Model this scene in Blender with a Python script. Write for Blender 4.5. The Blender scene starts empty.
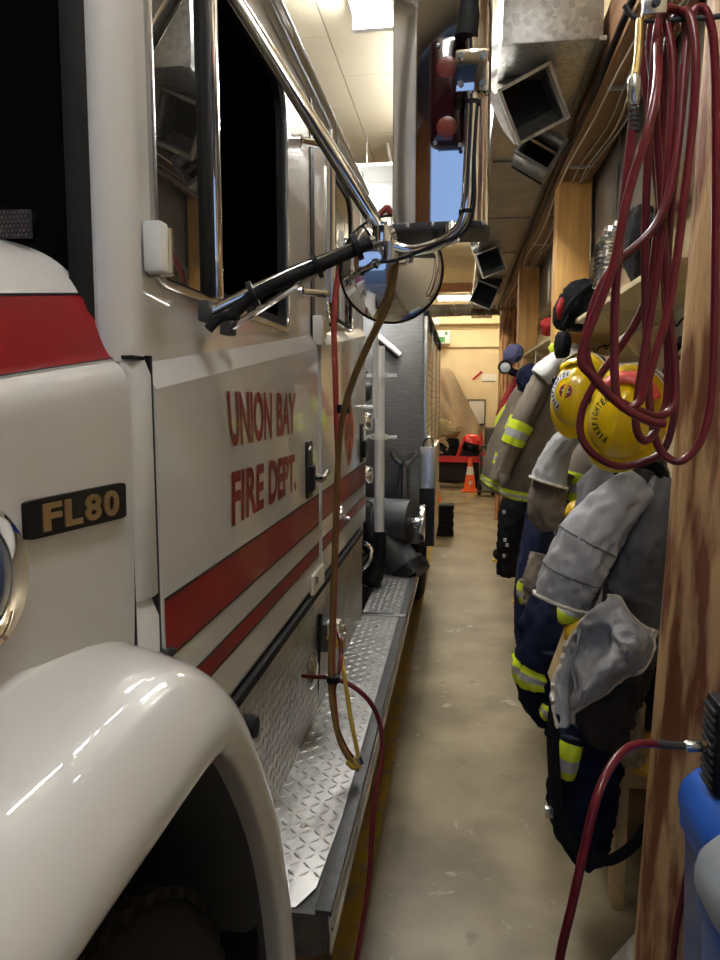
import bpy, bmesh, math, random
from mathutils import Vector, Matrix, noise
random.seed(7)
PI = math.pi
scn = bpy.context.scene
COL = scn.collection

# ------------------------------------------------------------------ camera, world, exposure
F, YAW, PIT, CH = 715.0, math.radians(8.0), math.radians(6.7), 1.6
cd = bpy.data.cameras.new('camera'); cam = bpy.data.objects.new('camera', cd); COL.objects.link(cam)
cd.sensor_fit = 'VERTICAL'; cd.sensor_height = 36.0; cd.lens = F / 960 * 36.0; cd.clip_start = 0.02
cam.location = (0, 0, CH); cam.rotation_euler = (PI/2 - PIT, 0, YAW)
scn.camera = cam
w = bpy.data.worlds.new('world'); scn.world = w; w.use_nodes = True
w.node_tree.nodes['Background'].inputs[0].default_value = (0.20, 0.31, 0.54, 1)
w.node_tree.nodes['Background'].inputs[1].default_value = 0.8
scn.view_settings.view_transform = 'Standard'; scn.view_settings.look = 'None'
scn.view_settings.gamma = 1.0; scn.view_settings.exposure = 0.98
scn.view_settings.use_curve_mapping = False
TUBE_POWER = 48.0
TUBE_COLOR = (0.97, 0.985, 1.0)
TUBE_WARM = (1.0, 0.88, 0.66)

# ------------------------------------------------------------------ helpers
def ray(px, py):
    x, y = px - 360.0, 480.0 - py
    fw = F*math.cos(PIT) + y*math.sin(PIT); z = y*math.cos(PIT) - F*math.sin(PIT)
    return Vector((x*math.cos(YAW) - fw*math.sin(YAW), fw*math.cos(YAW) + x*math.sin(YAW), z))
def U(px, py, X=None, Y=None, Z=None):
    """point of the place seen at that pixel, on the given plane"""
    d = ray(px, py)
    s = X/d.x if X is not None else (Y/d.y if Y is not None else (Z-CH)/d.z)
    return Vector((d.x*s, d.y*s, CH + d.z*s))
def wloc(p):
    v = Vector((0, 0, 0))
    while p is not None:
        v += p.location; p = p.parent
    return v
def crom(P, k, t):
    a, b, c, d = P[max(k-1, 0)], P[k], P[min(k+1, len(P)-1)], P[min(k+2, len(P)-1)]
    return 0.5*((2*b) + (c-a)*t + (2*a-5*b+4*c-d)*t*t + (3*b-a-3*c+d)*t*t*t)
def spline(P, n):
    P = [Vector(p) if not isinstance(p, (int, float)) else p for p in P]
    out = []
    for i in range(n):
        s = i/(n-1)*(len(P)-1); k = min(int(s), len(P)-2)
        out.append(crom(P, k, s-k))
    return out
def dense(P, step=0.02):
    P = [Vector(p) for p in P]; L = sum((P[i+1]-P[i]).length for i in range(len(P)-1))
    return spline(P, max(len(P)*3, int(L/step)))

class MB:
    def __init__(s): s.v = []; s.f = []; s.m = []; s.mi = 0
    def add(s, vs, fs, T=None):
        o = len(s.v)
        s.v += [tuple(T @ Vector(v)) if T is not None else tuple(v) for v in vs]
        for f in fs: s.f.append([i+o for i in f]); s.m.append(s.mi)
        return s
    def box(s, lo, hi, T=None):
        a, b = lo, hi
        vs = [(x, y, z) for z in (a[2], b[2]) for y in (a[1], b[1]) for x in (a[0], b[0])]
        return s.add(vs, [(0,2,3,1),(4,5,7,6),(0,1,5,4),(2,6,7,3),(0,4,6,2),(1,3,7,5)], T)
    def cbox(s, c, d, T=None):
        return s.box([c[i]-d[i]/2 for i in range(3)], [c[i]+d[i]/2 for i in range(3)], T)
    def prism(s, poly, axis, a, b, T=None):
        n = len(poly)
        def P(p, h): return (h, p[0], p[1]) if axis == 0 else ((p[0], h, p[1]) if axis == 1 else (p[0], p[1], h))
        vs = [P(p, a) for p in poly] + [P(p, b) for p in poly]
        fs = [tuple(range(n))[::-1], tuple(range(n, 2*n))] + [(i, (i+1) % n, (i+1) % n+n, i+n) for i in range(n)]
        return s.add(vs, fs, T)
    def ring(s, outer, inner, x0, x1):
        """plate with a hole, in the YZ plane, between x0 and x1; loops of the same length"""
        n = len(outer); vs = []
        for x in (x0, x1):
            vs += [(x, p[0], p[1]) for p in outer] + [(x, p[0], p[1]) for p in inner]
        fs = []
        for i in range(n):
            j = (i+1) % n
            fs += [(i, j, n+j, n+i), (2*n+j, 2*n+i, 3*n+i, 3*n+j), (j, i, 2*n+i, 2*n+j), (n+i, n+j, 3*n+j, 3*n+i)]
        return s.add(vs, fs)
    def grid(s, G, closed=False, cap0=False, cap1=False):
        r, c = len(G), len(G[0]); fs = []
        for i in range(r-1):
            for j in range(c if closed else c-1):
                k = (j+1) % c
                fs.append((i*c+j, i*c+k, (i+1)*c+k, (i+1)*c+j))
        if cap0: fs.append(tuple(range(c))[::-1])
        if cap1: fs.append(tuple(range((r-1)*c, r*c)))
        return s.add([p for row in G for p in row], fs)
    def tube(s, P, r, n=10, caps=True):
        P = [Vector(p) for p in P]; G = []; up = None
        R = r if isinstance(r, (list, tuple)) else [r]*len(P)
        for i, p in enumerate(P):
            t = (P[min(i+1, len(P)-1)] - P[max(i-1, 0)]).normalized()
            if up is None:
                up = Vector((0, 0, 1)) if abs(t.z) < .9 else Vector((1, 0, 0))
            up = (up - t*up.dot(t)).normalized(); b = t.cross(up)
            G.append([p + (up*math.cos(2*PI*k/n) + b*math.sin(2*PI*k/n))*R[i] for k in range(n)])
        return s.grid(G, True, caps, caps)
    def cyl(s, a, b, r, n=16, r2=None): return s.tube([a, b], [r, r if r2 is None else r2], n)
    def lathe(s, prof, n=32, T=None, a0=0, a1=2*PI):
        """prof = (radius, height) pairs turned about local Z"""
        full = abs(a1-a0-2*PI) < 1e-6; m = n if full else n+1
        G = [[(r*math.cos(a0+(a1-a0)*k/n), r*math.sin(a0+(a1-a0)*k/n), h) for k in range(m)] for r, h in prof]
        if T is not None: G = [[T @ Vector(p) for p in row] for row in G]
        return s.grid(G, full)
    def build(s, name, mat, parent=None, smooth=35, bevel=0, weld=False, solid=0, sub=0):
        me = bpy.data.meshes.new(name); o = bpy.data.objects.new(name, me)
        off = wloc(parent)
        me.from_pydata([tuple(Vector(v)-off) for v in s.v], [], s.f)
        for mt in (mat if isinstance(mat, (list, tuple)) else [mat]): me.materials.append(mt)
        me.polygons.foreach_set('material_index', s.m)
        bm = bmesh.new(); bm.from_mesh(me)
        bmesh.ops.remove_doubles(bm, verts=bm.verts, dist=1e-5)
        bmesh.ops.recalc_face_normals(bm, faces=bm.faces)
        if bevel: bmesh.ops.bevel(bm, geom=[e for e in bm.edges if len(e.link_faces) == 2 and e.calc_face_angle(0) > .6], offset=bevel, segments=2, affect='EDGES', profile=.6, clamp_overlap=True)
        if smooth:
            lim = math.radians(smooth)
            for f in bm.faces: f.smooth = True
            for e in bm.edges:
                if len(e.link_faces) == 2 and e.calc_face_angle(0) > lim: e.smooth = False
        bm.to_mesh(me); bm.free()
        if solid:
            m = o.modifiers.new('thickness', 'SOLIDIFY'); m.thickness = solid; m.offset = 0
        if sub:
            m = o.modifiers.new('subdivision', 'SUBSURF'); m.levels = m.render_levels = sub
        o.parent = parent; COL.objects.link(o)
        return o
def tag(o, label, cat, group=None):
    o['label'] = label; o['category'] = cat
    if group: o['group'] = group
    return o
def part(o, label): o['label'] = label; return o
def stuff(o): o['kind'] = 'stuff'; return o
def struct(o): o['kind'] = 'structure'; return o
def thing(name, label, cat, loc=(0, 0, 0), group=None):
    o = bpy.data.objects.new(name, None); COL.objects.link(o); o.location = loc; o.empty_display_size = .1
    return tag(o, label, cat, group)
def copy_tree(o, parent=None):
    c = o.copy(); COL.objects.link(c); c.parent = parent
    for ch in list(o.children): copy_tree(ch, c)
    return c
def rrect(y0, y1, z0, z1, r, n=6):
    out = []
    rr = r if isinstance(r, (list, tuple)) else [r]*4
    for (cy, cz, a, q) in ((y1-rr[0], z1-rr[0], 0, rr[0]), (y0+rr[1], z1-rr[1], 90, rr[1]), (y0+rr[2], z0+rr[2], 180, rr[2]), (y1-rr[3], z0+rr[3], 270, rr[3])):
        for k in range(n+1):
            t = math.radians(a + 90*k/n); out.append((cy+q*math.cos(t), cz+q*math.sin(t)))
    return out
def inset(loop, d):
    n = len(loop); cy = sum(p[0] for p in loop)/n; cz = sum(p[1] for p in loop)/n; out = []
    hy = max(p[0] for p in loop)-cy; hz = max(p[1] for p in loop)-cz
    return [(cy+(p[0]-cy)*(1-d/hy), cz+(p[1]-cz)*(1-d/hz)) for p in loop]
_tc = {}
def text_geo(body, bold=0.0):
    """vertices (x, y) and faces of flat lettering, cap height 1"""
    key = (body, bold)
    if key not in _tc:
        cu = bpy.data.curves.new('t', 'FONT'); cu.body = body; cu.size = 1.0; cu.offset = bold; cu.resolution_u = 4
        ob = bpy.data.objects.new('t', cu); COL.objects.link(ob)
        dg = bpy.context.evaluated_depsgraph_get(); me = bpy.data.meshes.new_from_object(ob.evaluated_get(dg))
        vs = [(v.co.x, v.co.y) for v in me.vertices]; fs = [tuple(p.vertices) for p in me.polygons]
        bpy.data.objects.remove(ob); bpy.data.curves.remove(cu); bpy.data.meshes.remove(me)
        _tc[key] = (vs, fs)
    return _tc[key]
def letters(mb, body, Fn, bold=0.0, depth=0):
    """place lettering with Fn(u, v): u, v in 0..1 over the text's bounding box"""
    vs, fs = text_geo(body, bold)
    x0 = min(v[0] for v in vs); x1 = max(v[0] for v in vs); y0 = min(v[1] for v in vs); y1 = max(v[1] for v in vs)
    mb.add([Fn((x-x0)/(x1-x0), (y-y0)/(y1-y0)) for x, y in vs], fs)
    return (x1-x0)/(y1-y0)

# ------------------------------------------------------------------ materials
def mat(name, col, rough=.5, metal=0.0, coat=0.0, coat_r=.05, var=0.0, scale=8.0, bump=0.0, bscale=60.0, stretch=(1, 1, 1), col2=None, spec=.5, lo=.35, hi=.65, alpha=None, trans=0.0, emit=None, estr=0.0, kind='noise', detail=6.0):
    m = bpy.data.materials.new(name); m.use_nodes = True; nt = m.node_tree; b = nt.nodes['Principled BSDF']
    I = b.inputs
    I['Base Color'].default_value = (*col, 1); I['Roughness'].default_value = rough; I['Metallic'].default_value = metal
    I['Coat Weight'].default_value = coat; I['Coat Roughness'].default_value = coat_r; I['Specular IOR Level'].default_value = spec
    I['Transmission Weight'].default_value = trans
    if alpha is not None: I['Alpha'].default_value = alpha
    if emit: I['Emission Color'].default_value = (*emit, 1); I['Emission Strength'].default_value = estr
    N, L = nt.nodes.new, nt.links.new
    if var or col2 or bump:
        tc = N('ShaderNodeTexCoord'); mp = N('ShaderNodeMapping'); mp.inputs['Scale'].default_value = stretch
        L(tc.outputs['Object'], mp.inputs['Vector'])
    if var or col2:
        if kind == 'voronoi':
            tx = N('ShaderNodeTexVoronoi'); tx.inputs['Scale'].default_value = scale; fac = tx.outputs['Color']
        else:
            tx = N('ShaderNodeTexNoise'); tx.inputs['Scale'].default_value = scale; tx.inputs['Detail'].default_value = detail; fac = tx.outputs['Fac']
        L(mp.outputs['Vector'], tx.inputs['Vector'])
        cr = N('ShaderNodeValToRGB'); e = cr.color_ramp.elements
        e[0].position = lo; e[1].position = hi
        c2 = col2 if col2 else tuple(c*(1-var) for c in col)
        e[0].color = (*c2, 1); e[1].color = (*col, 1)
        L(fac, cr.inputs['Fac']); L(cr.outputs['Color'], I['Base Color'])
    if bump:
        bn = N('ShaderNodeTexNoise'); bn.inputs['Scale'].default_value = bscale; bn.inputs['Detail'].default_value = 4
        L(mp.outputs['Vector'], bn.inputs['Vector'])
        bu = N('ShaderNodeBump'); bu.inputs['Strength'].default_value = bump; bu.inputs['Distance'].default_value = .01
        L(bn.outputs['Fac'], bu.inputs['Height']); L(bu.outputs['Normal'], I['Normal'])
    return m
M = {}
M['white'] = mat('white_paint', (.58, .575, .565), .35, coat=1.0, coat_r=.02)
M['white2'] = mat('white_metal', (.80, .80, .78), .4)
M['red'] = mat('red_vinyl', (.21, .007, .009), .4, coat=.2, coat_r=.04, spec=.25)
M['black'] = mat('black_trim', (.006, .006, .007), .45, spec=.3)
M['rubber'] = mat('black_rubber', (.009, .009, .010), .7, spec=.25, var=.4, scale=30, bump=.15, bscale=80)
M['chrome'] = mat('chrome', (.80, .80, .81), .06, metal=1)
M['satin'] = mat('polished_aluminium', (.62, .61, .59), .25, metal=1)
M['steel'] = mat('brushed_stainless', (.36, .36, .36), .32, metal=1, var=.35, scale=14, stretch=(1, 1, 14), lo=.3, hi=.7)
M['plate'] = mat('tread_plate', (.55, .54, .515), .34, metal=1, var=.3, scale=9, lo=.3, hi=.7)
M['plate_dark'] = mat('dark_edge_trim', (.045, .044, .042), .55, var=.5, scale=40)
M['glass_dark'] = mat('dark_glass', (.003, .003, .003), .03, spec=.10)
M['glass'] = mat('cab_glass', (.02, .02, .02), .01, spec=1.0, coat=1.0, coat_r=0.0)
M['dark'] = mat('near_black', (.006, .006, .006), .8)
M['liner'] = mat('wheel_arch_liner', (.045, .055, .075), .6, var=.3, scale=5)
M['iron'] = mat('dark_grey_cast_iron', (.045, .047, .05), .5, spec=.3, bump=.1, bscale=120)
M['gold'] = mat('bronze_lettering', (.42, .29, .15), .35, metal=.8)
M['galv'] = mat('galvanised_sheet', (.46, .45, .42), .38, metal=.85, kind='voronoi', scale=55, col2=(.30, .295, .28), lo=.1, hi=.9)
M['galv_sm'] = mat('dull_galvanised_sheet', (.36, .345, .31), .42, metal=.7, var=.25, scale=5)
M['ceil'] = mat('cream_ceiling_board', (.72, .63, .45), .7, var=.07, scale=3)
M['wall'] = mat('cream_wall_paint', (.76, .64, .42), .7, var=.06, scale=4)
M['wallb'] = mat('pale_plywood', (.55, .44, .28), .6, var=.2, scale=3, stretch=(1, 1, 12))
M['ply'] = mat('light_plywood', (.60, .42, .20), .55, var=.22, scale=4, stretch=(10, 1, 10))
M['plye'] = mat('cream_painted_board', (.85, .72, .45), .55, var=.1, scale=6)
M['pine'] = mat('yellow_pine', (.78, .44, .13), .5, col2=(.54, .28, .075), scale=3.5, stretch=(6, 6, .6), lo=.35, hi=.7, bump=.1, bscale=25)
M['log'] = mat('peeled_log', (.58, .36, .17), .55, col2=(.20, .066, .024), scale=3.4, stretch=(6, 6, .8), lo=.45, hi=.57, bump=.6, bscale=14, detail=12)
M['beam'] = mat('brown_timber', (.30, .15, .06), .6, col2=(.15, .07, .028), scale=5, stretch=(5, .5, 5), lo=.3, hi=.7, bump=.1)
M['hose'] = mat('red_rubber_hose', (.125, .006, .012), .3)
M['hose_b'] = mat('bright_red_hose', (.30, .035, .025), .45)
M['olive'] = mat('olive_brown_hose', (.20, .115, .03), .5)
M['yhose'] = mat('yellow_hose', (.55, .38, .05), .45)
M['brass'] = mat('brass', (.55, .40, .16), .3, metal=1)
M['nomex'] = mat('brown_turnout_cloth', (.20, .158, .118), .85, var=.25, scale=7, bump=.25, bscale=25)
M['grey'] = mat('grey_quilted_lining', (.44, .44, .44), .85, var=.2, scale=8, bump=.35, bscale=20)
M['grey_d'] = mat('dark_grey_cloth', (.15, .148, .147), .88, var=.3, scale=8, bump=.3, bscale=22)
M['cream'] = mat('cream_webbing', (.62, .57, .47), .8)
M['navy'] = mat('navy_cloth', (.007, .010, .034), .85, spec=.2, var=.4, scale=9, bump=.3, bscale=22)
M['black_c'] = mat('black_cloth', (.007, .007, .008), .85, spec=.2, bump=.25, bscale=30)
M['lime'] = mat('lime_yellow_tape', (.62, .75, .02), .5)
M['silver'] = mat('silver_reflective_tape', (.42, .42, .42), .4)
M['redc'] = mat('red_cloth', (.45, .02, .02), .8, var=.3, scale=10)
M['ylw'] = mat('yellow_helmet_shell', (.88, .60, .0), .28, coat=.5)
M['ylwb'] = mat('yellow_rubber', (.72, .42, .02), .45)
M['redh'] = mat('red_helmet_shell', (.60, .02, .015), .25, coat=.6)
M['pink'] = mat('red_rubber_edge', (.62, .07, .06), .4)
M['clear'] = mat('clear_visor', (.9, .92, .9), .03, trans=1.0)
M['clear'].node_tree.nodes['Principled BSDF'].inputs['IOR'].default_value = 1.1
M['paper'] = mat('white_paper', (.78, .77, .74), .7)
M['ink'] = mat('black_ink', (.012, .012, .012), .6)
M['tarp'] = mat('tan_canvas', (.33, .245, .155), .8, var=.2, scale=3)
M['tan'] = mat('khaki_cloth', (.38, .29, .16), .85, var=.35, scale=14)
M['orange'] = mat('orange_cone_plastic', (.85, .13, .02), .5)
M['redm'] = mat('red_painted_steel', (.45, .02, .02), .4, coat=.3)
M['blue'] = mat('blue_plastic', (.02, .11, .50), .35, var=.1, scale=3)
M['greyp'] = mat('grey_plastic', (.25, .27, .29), .5)
M['amber'] = mat('amber_lens', (.15, .016, .002), .35, coat=.15, coat_r=.02)
M['lens'] = mat('dark_red_lens', (.022, .003, .005), .12, coat=.4, coat_r=.02)
M['blueg'] = mat('blue_tinted_glass', (.06, .10, .22), .05, coat=1, coat_r=0)
M['tube'] = mat('lit_tube', (1, 1, 1), .5, emit=TUBE_COLOR, estr=TUBE_POWER)
M['tube_s'] = mat('dim_lit_tube', (1, 1, 1), .5, emit=TUBE_COLOR, estr=TUBE_POWER*.55)
M['tube_w'] = mat('warm_lit_tube', (1, 1, 1), .5, emit=TUBE_WARM, estr=TUBE_POWER*1.0)
M['yline'] = mat('worn_yellow_paint', (.42, .27, .03), .7, col2=(.27, .22, .12), scale=14, lo=.38, hi=.5)
M['decal'] = mat('orange_red_decal', (.62, .10, .03), .4, var=.6, scale=60)
M['green'] = mat('green_sign', (.05, .25, .10), .5)
M['lav'] = mat('purple_blue_cloth', (.13, .13, .26), .8)
M['asphalt'] = mat('wet_asphalt', (.10, .10, .11), .6)

def floor_mat():
    m = mat('stained_concrete', (.30, .245, .15), .40, col2=(.14, .11, .062), scale=2.4, lo=.36, hi=.64, bump=.06, bscale=30, detail=10)
    nt = m.node_tree; N, L = nt.nodes.new, nt.links.new; b = nt.nodes['Principled BSDF']
    base = b.inputs['Base Color'].links[0].from_socket
    tc = N('ShaderNodeTexCoord')
    def layer(prev, sc, lo, hi, col, det, rgh, dist):
        n = N('ShaderNodeTexNoise'); n.inputs['Scale'].default_value = sc; n.inputs['Detail'].default_value = det
        n.inputs['Roughness'].default_value = rgh; n.inputs['Distortion'].default_value = dist
        L(tc.outputs['Object'], n.inputs['Vector'])
        r = N('ShaderNodeMapRange'); r.inputs['From Min'].default_value = lo; r.inputs['From Max'].default_value = hi
        L(n.outputs['Fac'], r.inputs['Value'])
        x = N('ShaderNodeMix'); x.data_type = 'RGBA'; L(r.outputs['Result'], x.inputs['Factor'])
        L(prev, x.inputs['A']); x.inputs['B'].default_value = (*col, 1)
        return x.outputs['Result']
    c = layer(base, 3.2, .60, .68, (.50, .46, .36), 9, .75, 1.2)
    c = layer(c, 4.0, .64, .74, (.10, .08, .05), 8, .6, .4)
    L(c, b.inputs['Base Color'])
    return m
M['floor'] = floor_mat()

ZC = 3.5
# ------------------------------------------------------------------ strip lights (those of the place, and some added for their light)
def strip_light(x, y, z, length, label, along='Y', tube='tube'):
    t = thing('strip_light', label, 'light', (x, y, z), 'ceiling strip lights')
    def P(a, b, c): return (x+b, y+a, z+c) if along == 'Y' else (x+a, y+b, z+c)
    h = length/2
    b = MB(); b.box(*[P(-h, -.10, .035), P(h, .10, .09)]) if along == 'Y' else b.box(P(-h, -.1, .035), P(h, .1, .09))
    b.build('housing', M['white2'], t, bevel=.006)
    for s in (-1, 1):
        e = MB(); e.box([min(p) for p in zip(P(s*h-.02, -.1, -.03), P(s*h+.02, .1, .05))], [max(p) for p in zip(P(s*h-.02, -.1, -.03), P(s*h+.02, .1, .05))])
        e.build('end_cap', M['white2'], t, bevel=.004)
        g = MB(); g.cyl(P(-h+.02, s*.055, 0), P(h-.02, s*.055, 0), .019, 10); g.build('lamp_tube', M[tube], t)
    return t
LZ = ZC-.09
strip_light(-.456, 3.09, LZ, 1.24, 'lit strip light at the top of the photo, left of the rectangular mirror')
strip_light(-.10, 4.55, LZ, 1.24, 'added unseen strip light over the aisle, behind the rectangular chrome mirror')  # lamp added out of sight to give the fender its highlights
strip_light(.05, .30, LZ, 1.24, 'added unseen strip light on the ceiling just behind the camera', tube='tube_s')  # lamp added out of view to light the truck side more
strip_light(-1.7, 11.6, LZ, 1.24, 'added unseen strip light on the ceiling left of the canvas covered vehicle', tube='tube_w')  # lamp added behind the truck to brighten the far end
strip_light(-2.8, 2.0, LZ, 1.24, 'lit strip light on the ceiling beyond the far side of the fire truck')
strip_light(-.456, 8.6, LZ, 1.24, 'lit strip light on the ceiling above the back of the fire truck', tube='tube_w')
t = strip_light(.05, 13.2, 3.33, 1.0, 'lit strip light hung crosswise near the back wall, above the ribbed duct', 'X', 'tube_w')
for x in (-.35, .45):
    b = MB(); b.cyl((x, 13.2, 3.41), (x, 13.2, ZC), .006, 6); b.build('hanger_rod', M['iron'], t)

# ------------------------------------------------------------------ the room
XR, YB = .84, 14.6
fl = MB(); fl.box((-5, -4.2, -.16), (XR, YB, -.012)); floor = struct(fl.build('floor', M['plate_dark']))
js = [-4.2, -1.2, 10.7, YB]
for i in range(3):
    for x0, x1 in ((-5, -2.004), (-1.996, XR)):
        s = MB(); s.box((x0, js[i]+.005, -.012), (x1, js[i+1]-.005, 0)); s.build('slab', M['floor'], floor)
ce = MB(); ce.box((-5, -4.2, ZC+.012), (XR, YB, ZC+.1)); ceil = struct(ce.build('ceiling', M['plate_dark']))
pm = {}
for c in range(7):
    x1 = min(.22 + .95 - .95*c, XR); x0 = .22-.95*c
    x0 = max(x0, -5)
    y = -4.2 + (.12 if c % 2 else -.36)
    while y < YB:
        a, b = max(y, -4.2), min(y+.95, YB)
        s = MB(); s.box((x0+.003, a+.003, ZC), (x1-.003, b-.003, ZC+.012)); s.build('ceiling_panel', M['ceil'], ceil, smooth=0)
        y += .95
b = MB(); b.box((-5.1, -4.2, 0), (-5, YB, ZC)); struct(b.build('wall_left', mat('orange_plywood', (.50, .24, .09), .5, var=.4, scale=3, stretch=(1, 1, 8))))
b = MB(); b.box((XR, -4.2, 0), (XR+.1, YB, ZC)); struct(b.build('wall_right', M['wall']))
b = MB(); b.box((-5, YB, 0), (XR, YB+.1, ZC)); struct(b.build('wall_back', M['wall']))
b = MB(); b.box((-5, -4.3, 0), (-2.6, -4.2, ZC)); b.box((.3, -4.3, 0), (XR, -4.2, ZC)); b.box((-2.6, -4.3, 3.15), (.3, -4.2, ZC))
struct(b.build('wall_front', mat('front_plywood', (.50, .24, .09), .5, var=.4, scale=3)))
door = MB()
for k in range(6): door.box((-2.6, -4.0+.5*k, 3.22), (.3, -3.51+.5*k, 3.26))
struct(door.build('added_door_1', mat('blue_grey_door_paint', (.055, .085, .15), .4)))  # raised door added out of view to darken the upper mirror reflection
b = MB(); b.box((-12, -20, -.2), (12, -4.3, -.02)); struct(b.build('trim_driveway', M['asphalt']))
b = MB(); b.box((-.9, YB-.07, 2.56), (XR, YB, 2.64)); b.box((-.9, YB-.05, 2.92), (XR, YB, 2.99)); struct(b.build('trim_ledge', M['wall'], bevel=.01))
b = MB(); b.box((-.9, YB-.30, 3.0), (XR, YB, 3.3)); struct(b.build('trim_soffit', M['wall'], bevel=.01))
b = MB(); b.box((-3, 12.4, 3.34), (XR, 12.5, 3.49)); struct(b.build('trim_cross_beam', M['beam'], bevel=.01))
b = MB(); b.box((-.34, 1.2, 0), (-.27, 9.5, .0012)); tag(b.build('floor_line', M['yline']), 'worn yellow line painted on the floor along the fire truck', 'line')
b = MB(); b.add([(.06, 11.0, .001), (.12, 11.0, .001), (.36, 12.3, .001), (.29, 12.3, .001)], [(0, 1, 2, 3)]); tag(b.build('floor_mark', M['yline']), 'short yellow mark painted on the floor before the orange cone', 'line')
# wall board behind the coats, with the shelf rail
b = MB(); b.box((XR-.02, 1.95, .9), (XR, 9.2, 2.25)); struct(b.build('trim_wall_board', M['plye']))

# ------------------------------------------------------------------ log posts and the long beam
def log_post(x, y, r, z1, label, m, seed, square=False, lean=0.0):
    rnd = random.Random(seed); b = MB(); n = 20
    if square:
        pts = [(-r, -r), (r, -r), (r, r), (-r, r)]
        b.prism([(x+p[0], y+p[1]) for p in pts], 2, 0, z1)
        o = b.build('log_post', m, bevel=.012)
    else:
        G = []
        for i in range(26):
            z = z1*i/25
            G.append([(x+(r*(1+.10*(1-i/25)))*(1+.05*noise.noise(Vector((math.cos(2*PI*k/n)*1.6, math.sin(2*PI*k/n)*1.6+seed, z*1.3))))*math.cos(2*PI*k/n),
                       y+(r*(1+.10*(1-i/25)))*(1+.05*noise.noise(Vector((math.cos(2*PI*k/n)*1.6, math.sin(2*PI*k/n)*1.6+seed, z*1.3))))*math.sin(2*PI*k/n), z) for k in range(n)])
        b.grid(G, True, True, True); b.v = [(p[0]+lean*(p[2]-.8), p[1], p[2]) for p in b.v]; o = b.build('log_post', m, smooth=60)
    return tag(o, label, 'post', 'posts under the long beam')
ZB = 2.70
log_post(.57, 1.74, .088, ZB, 'rough stained log post nearest the camera, beside the hanging red hoses', M['log'], 3, False, .021)
log_post(.565, 4.03, .085, ZB, 'pale pine post standing behind the black backpack on the shelf', M['pine'], 5, True)
log_post(.565, 6.55, .085, ZB, 'third post from the camera, yellow pine, behind the far end of the shelf', M['pine'], 9, True)
log_post(.60, 9.4, .13, 2.69, 'dark brown log post farthest away, left of the yellow pine posts', M['log'], 13)
b = MB(); b.cyl((.57, 1.76, 0), (.57, 1.76, .17), .22, 14, .125); tag(b.build('post_footing', mat('pale_concrete', (.42, .38, .32), .8, var=.2)), 'pale concrete footing under the nearest log post', 'footing')
bt = thing('ceiling_beam', 'long brown timber beam carried on the posts, with wires stapled beneath', 'beam', (.56, 4, ZB))
b = MB(); b.box((.475, .2, ZB), (.645, 10.2, ZB+.22)); b.build('timber', M['beam'], bt, bevel=.008)
rnd = random.Random(4)
for k, x in enumerate((.50, .56, .585, .61)):
    P = [(x+rnd.uniform(-.018, .018), .4+i*.55, ZB-.008-rnd.uniform(0, .018)*(i % 2)) for i in range(18)]
    b = MB(); b.tube(dense(P, .08), .004, 6); b.build('wire', M['silver'] if k % 2 else M['cream'], bt)
for i in range(8):
    b = MB(); b.box((.50, 1.0+i*.9, ZB-.012), (.62, 1.012+i*.9, ZB)); b.build('staple', M['silver'], bt)
b = MB(); P = [(.468, .4+i*.5, ZB+.02+.012*math.sin(i*2.1)) for i in range(19)]
b.tube(dense(P, .1), .011, 8); b.build('cable', M['black'], bt)

# ------------------------------------------------------------------ ducts
dt = thing('supply_duct', 'long galvanised duct under the ceiling with square elbow outlets, left of the beam', 'duct', (.29, 5, 2.8))
b = MB(); b.box((.135, 3.95, 2.8), (.445, 11.5, 3.12)); b.build('duct_run', M['galv_sm'], dt, bevel=.004)
b = MB(); b.box((.12, 2.66, 2.8), (.455, 3.95, 3.20)); b.build('plenum', M['galv'], dt, bevel=.004)
for y in (3.9, 5.1, 6.3, 7.5, 8.7, 9.9):
    b = MB(); b.box((.13, y, 2.79), (.45, y+.03, 3.13)); b.build('duct_seam', M['galv_sm'], dt)
for x in (.128, .452):
    b = MB(); b.box((x-.012, 2.64, 2.785), (x+.012, 10.5, 2.80)); b.build('duct_flange', M['galv'], dt)
def outlet(px, py, Z, size, fwd, tilt, roll):
    """a short square elbow that leaves the underside of the duct and opens towards the room"""
    c = U(px, py, Z=Z); h = size/2
    R = Matrix.Translation(c) @ Matrix.Rotation(roll, 4, 'Y') @ Matrix.Rotation(tilt, 4, 'X')
    b = MB()
    sec = [(-h, -h), (h, -h), (h, h), (-h, h)]
    G = [[(a, 0, q) for a, q in sec], [(a, .10, q) for a, q in sec], [(a, .20, q+.06) for a, q in sec], [(a, .24, q+.16) for a, q in sec]]
    G = [[R @ Vector(p) for p in row] for row in G]
    b.grid(G, True)
    o = b.build('outlet', M['galv'], dt, solid=.004, smooth=20)
    r = MB(); r.ring([(-h-.008, -h-.008), (h+.008, -h-.008), (h+.008, h+.008), (-h-.008, h+.008)], [(-h+.004, -h+.004), (h-.004, -h+.004), (h-.004, h-.004), (-h+.004, h-.004)], -.006, .006)
    r.v = [tuple(R @ Vector((p[1], p[0], p[2]))) for p in r.v]
    r.build('outlet_rim', M['galv'], o)
    bk = MB(); bk.add([R @ Vector((a, .17, q+.03)) for a, q in sec], [(0, 1, 2, 3)]); bk.build('outlet_shade', M['dark'], o)  # near-black sheet stands in for the shade inside the elbow
outlet(534, 104, 2.66, .19, 0, .30, -.45)
outlet(541, 146, 2.62, .15, 0, -.25, .55)
outlet(491, 262, 2.68, .19, 0, .15, -.35)
outlet(484, 295, 2.62, .22, 0, .1, .4)
d2 = thing('return_duct', 'galvanised duct above the shelf, behind the posts and the beam', 'duct', (.75, 5, 2.3))
b = MB(); b.box((.67, 2.3, 2.32), (.83, 9.1, 2.86)); b.build('duct_run', M['galv_sm'], d2, bevel=.004)
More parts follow.
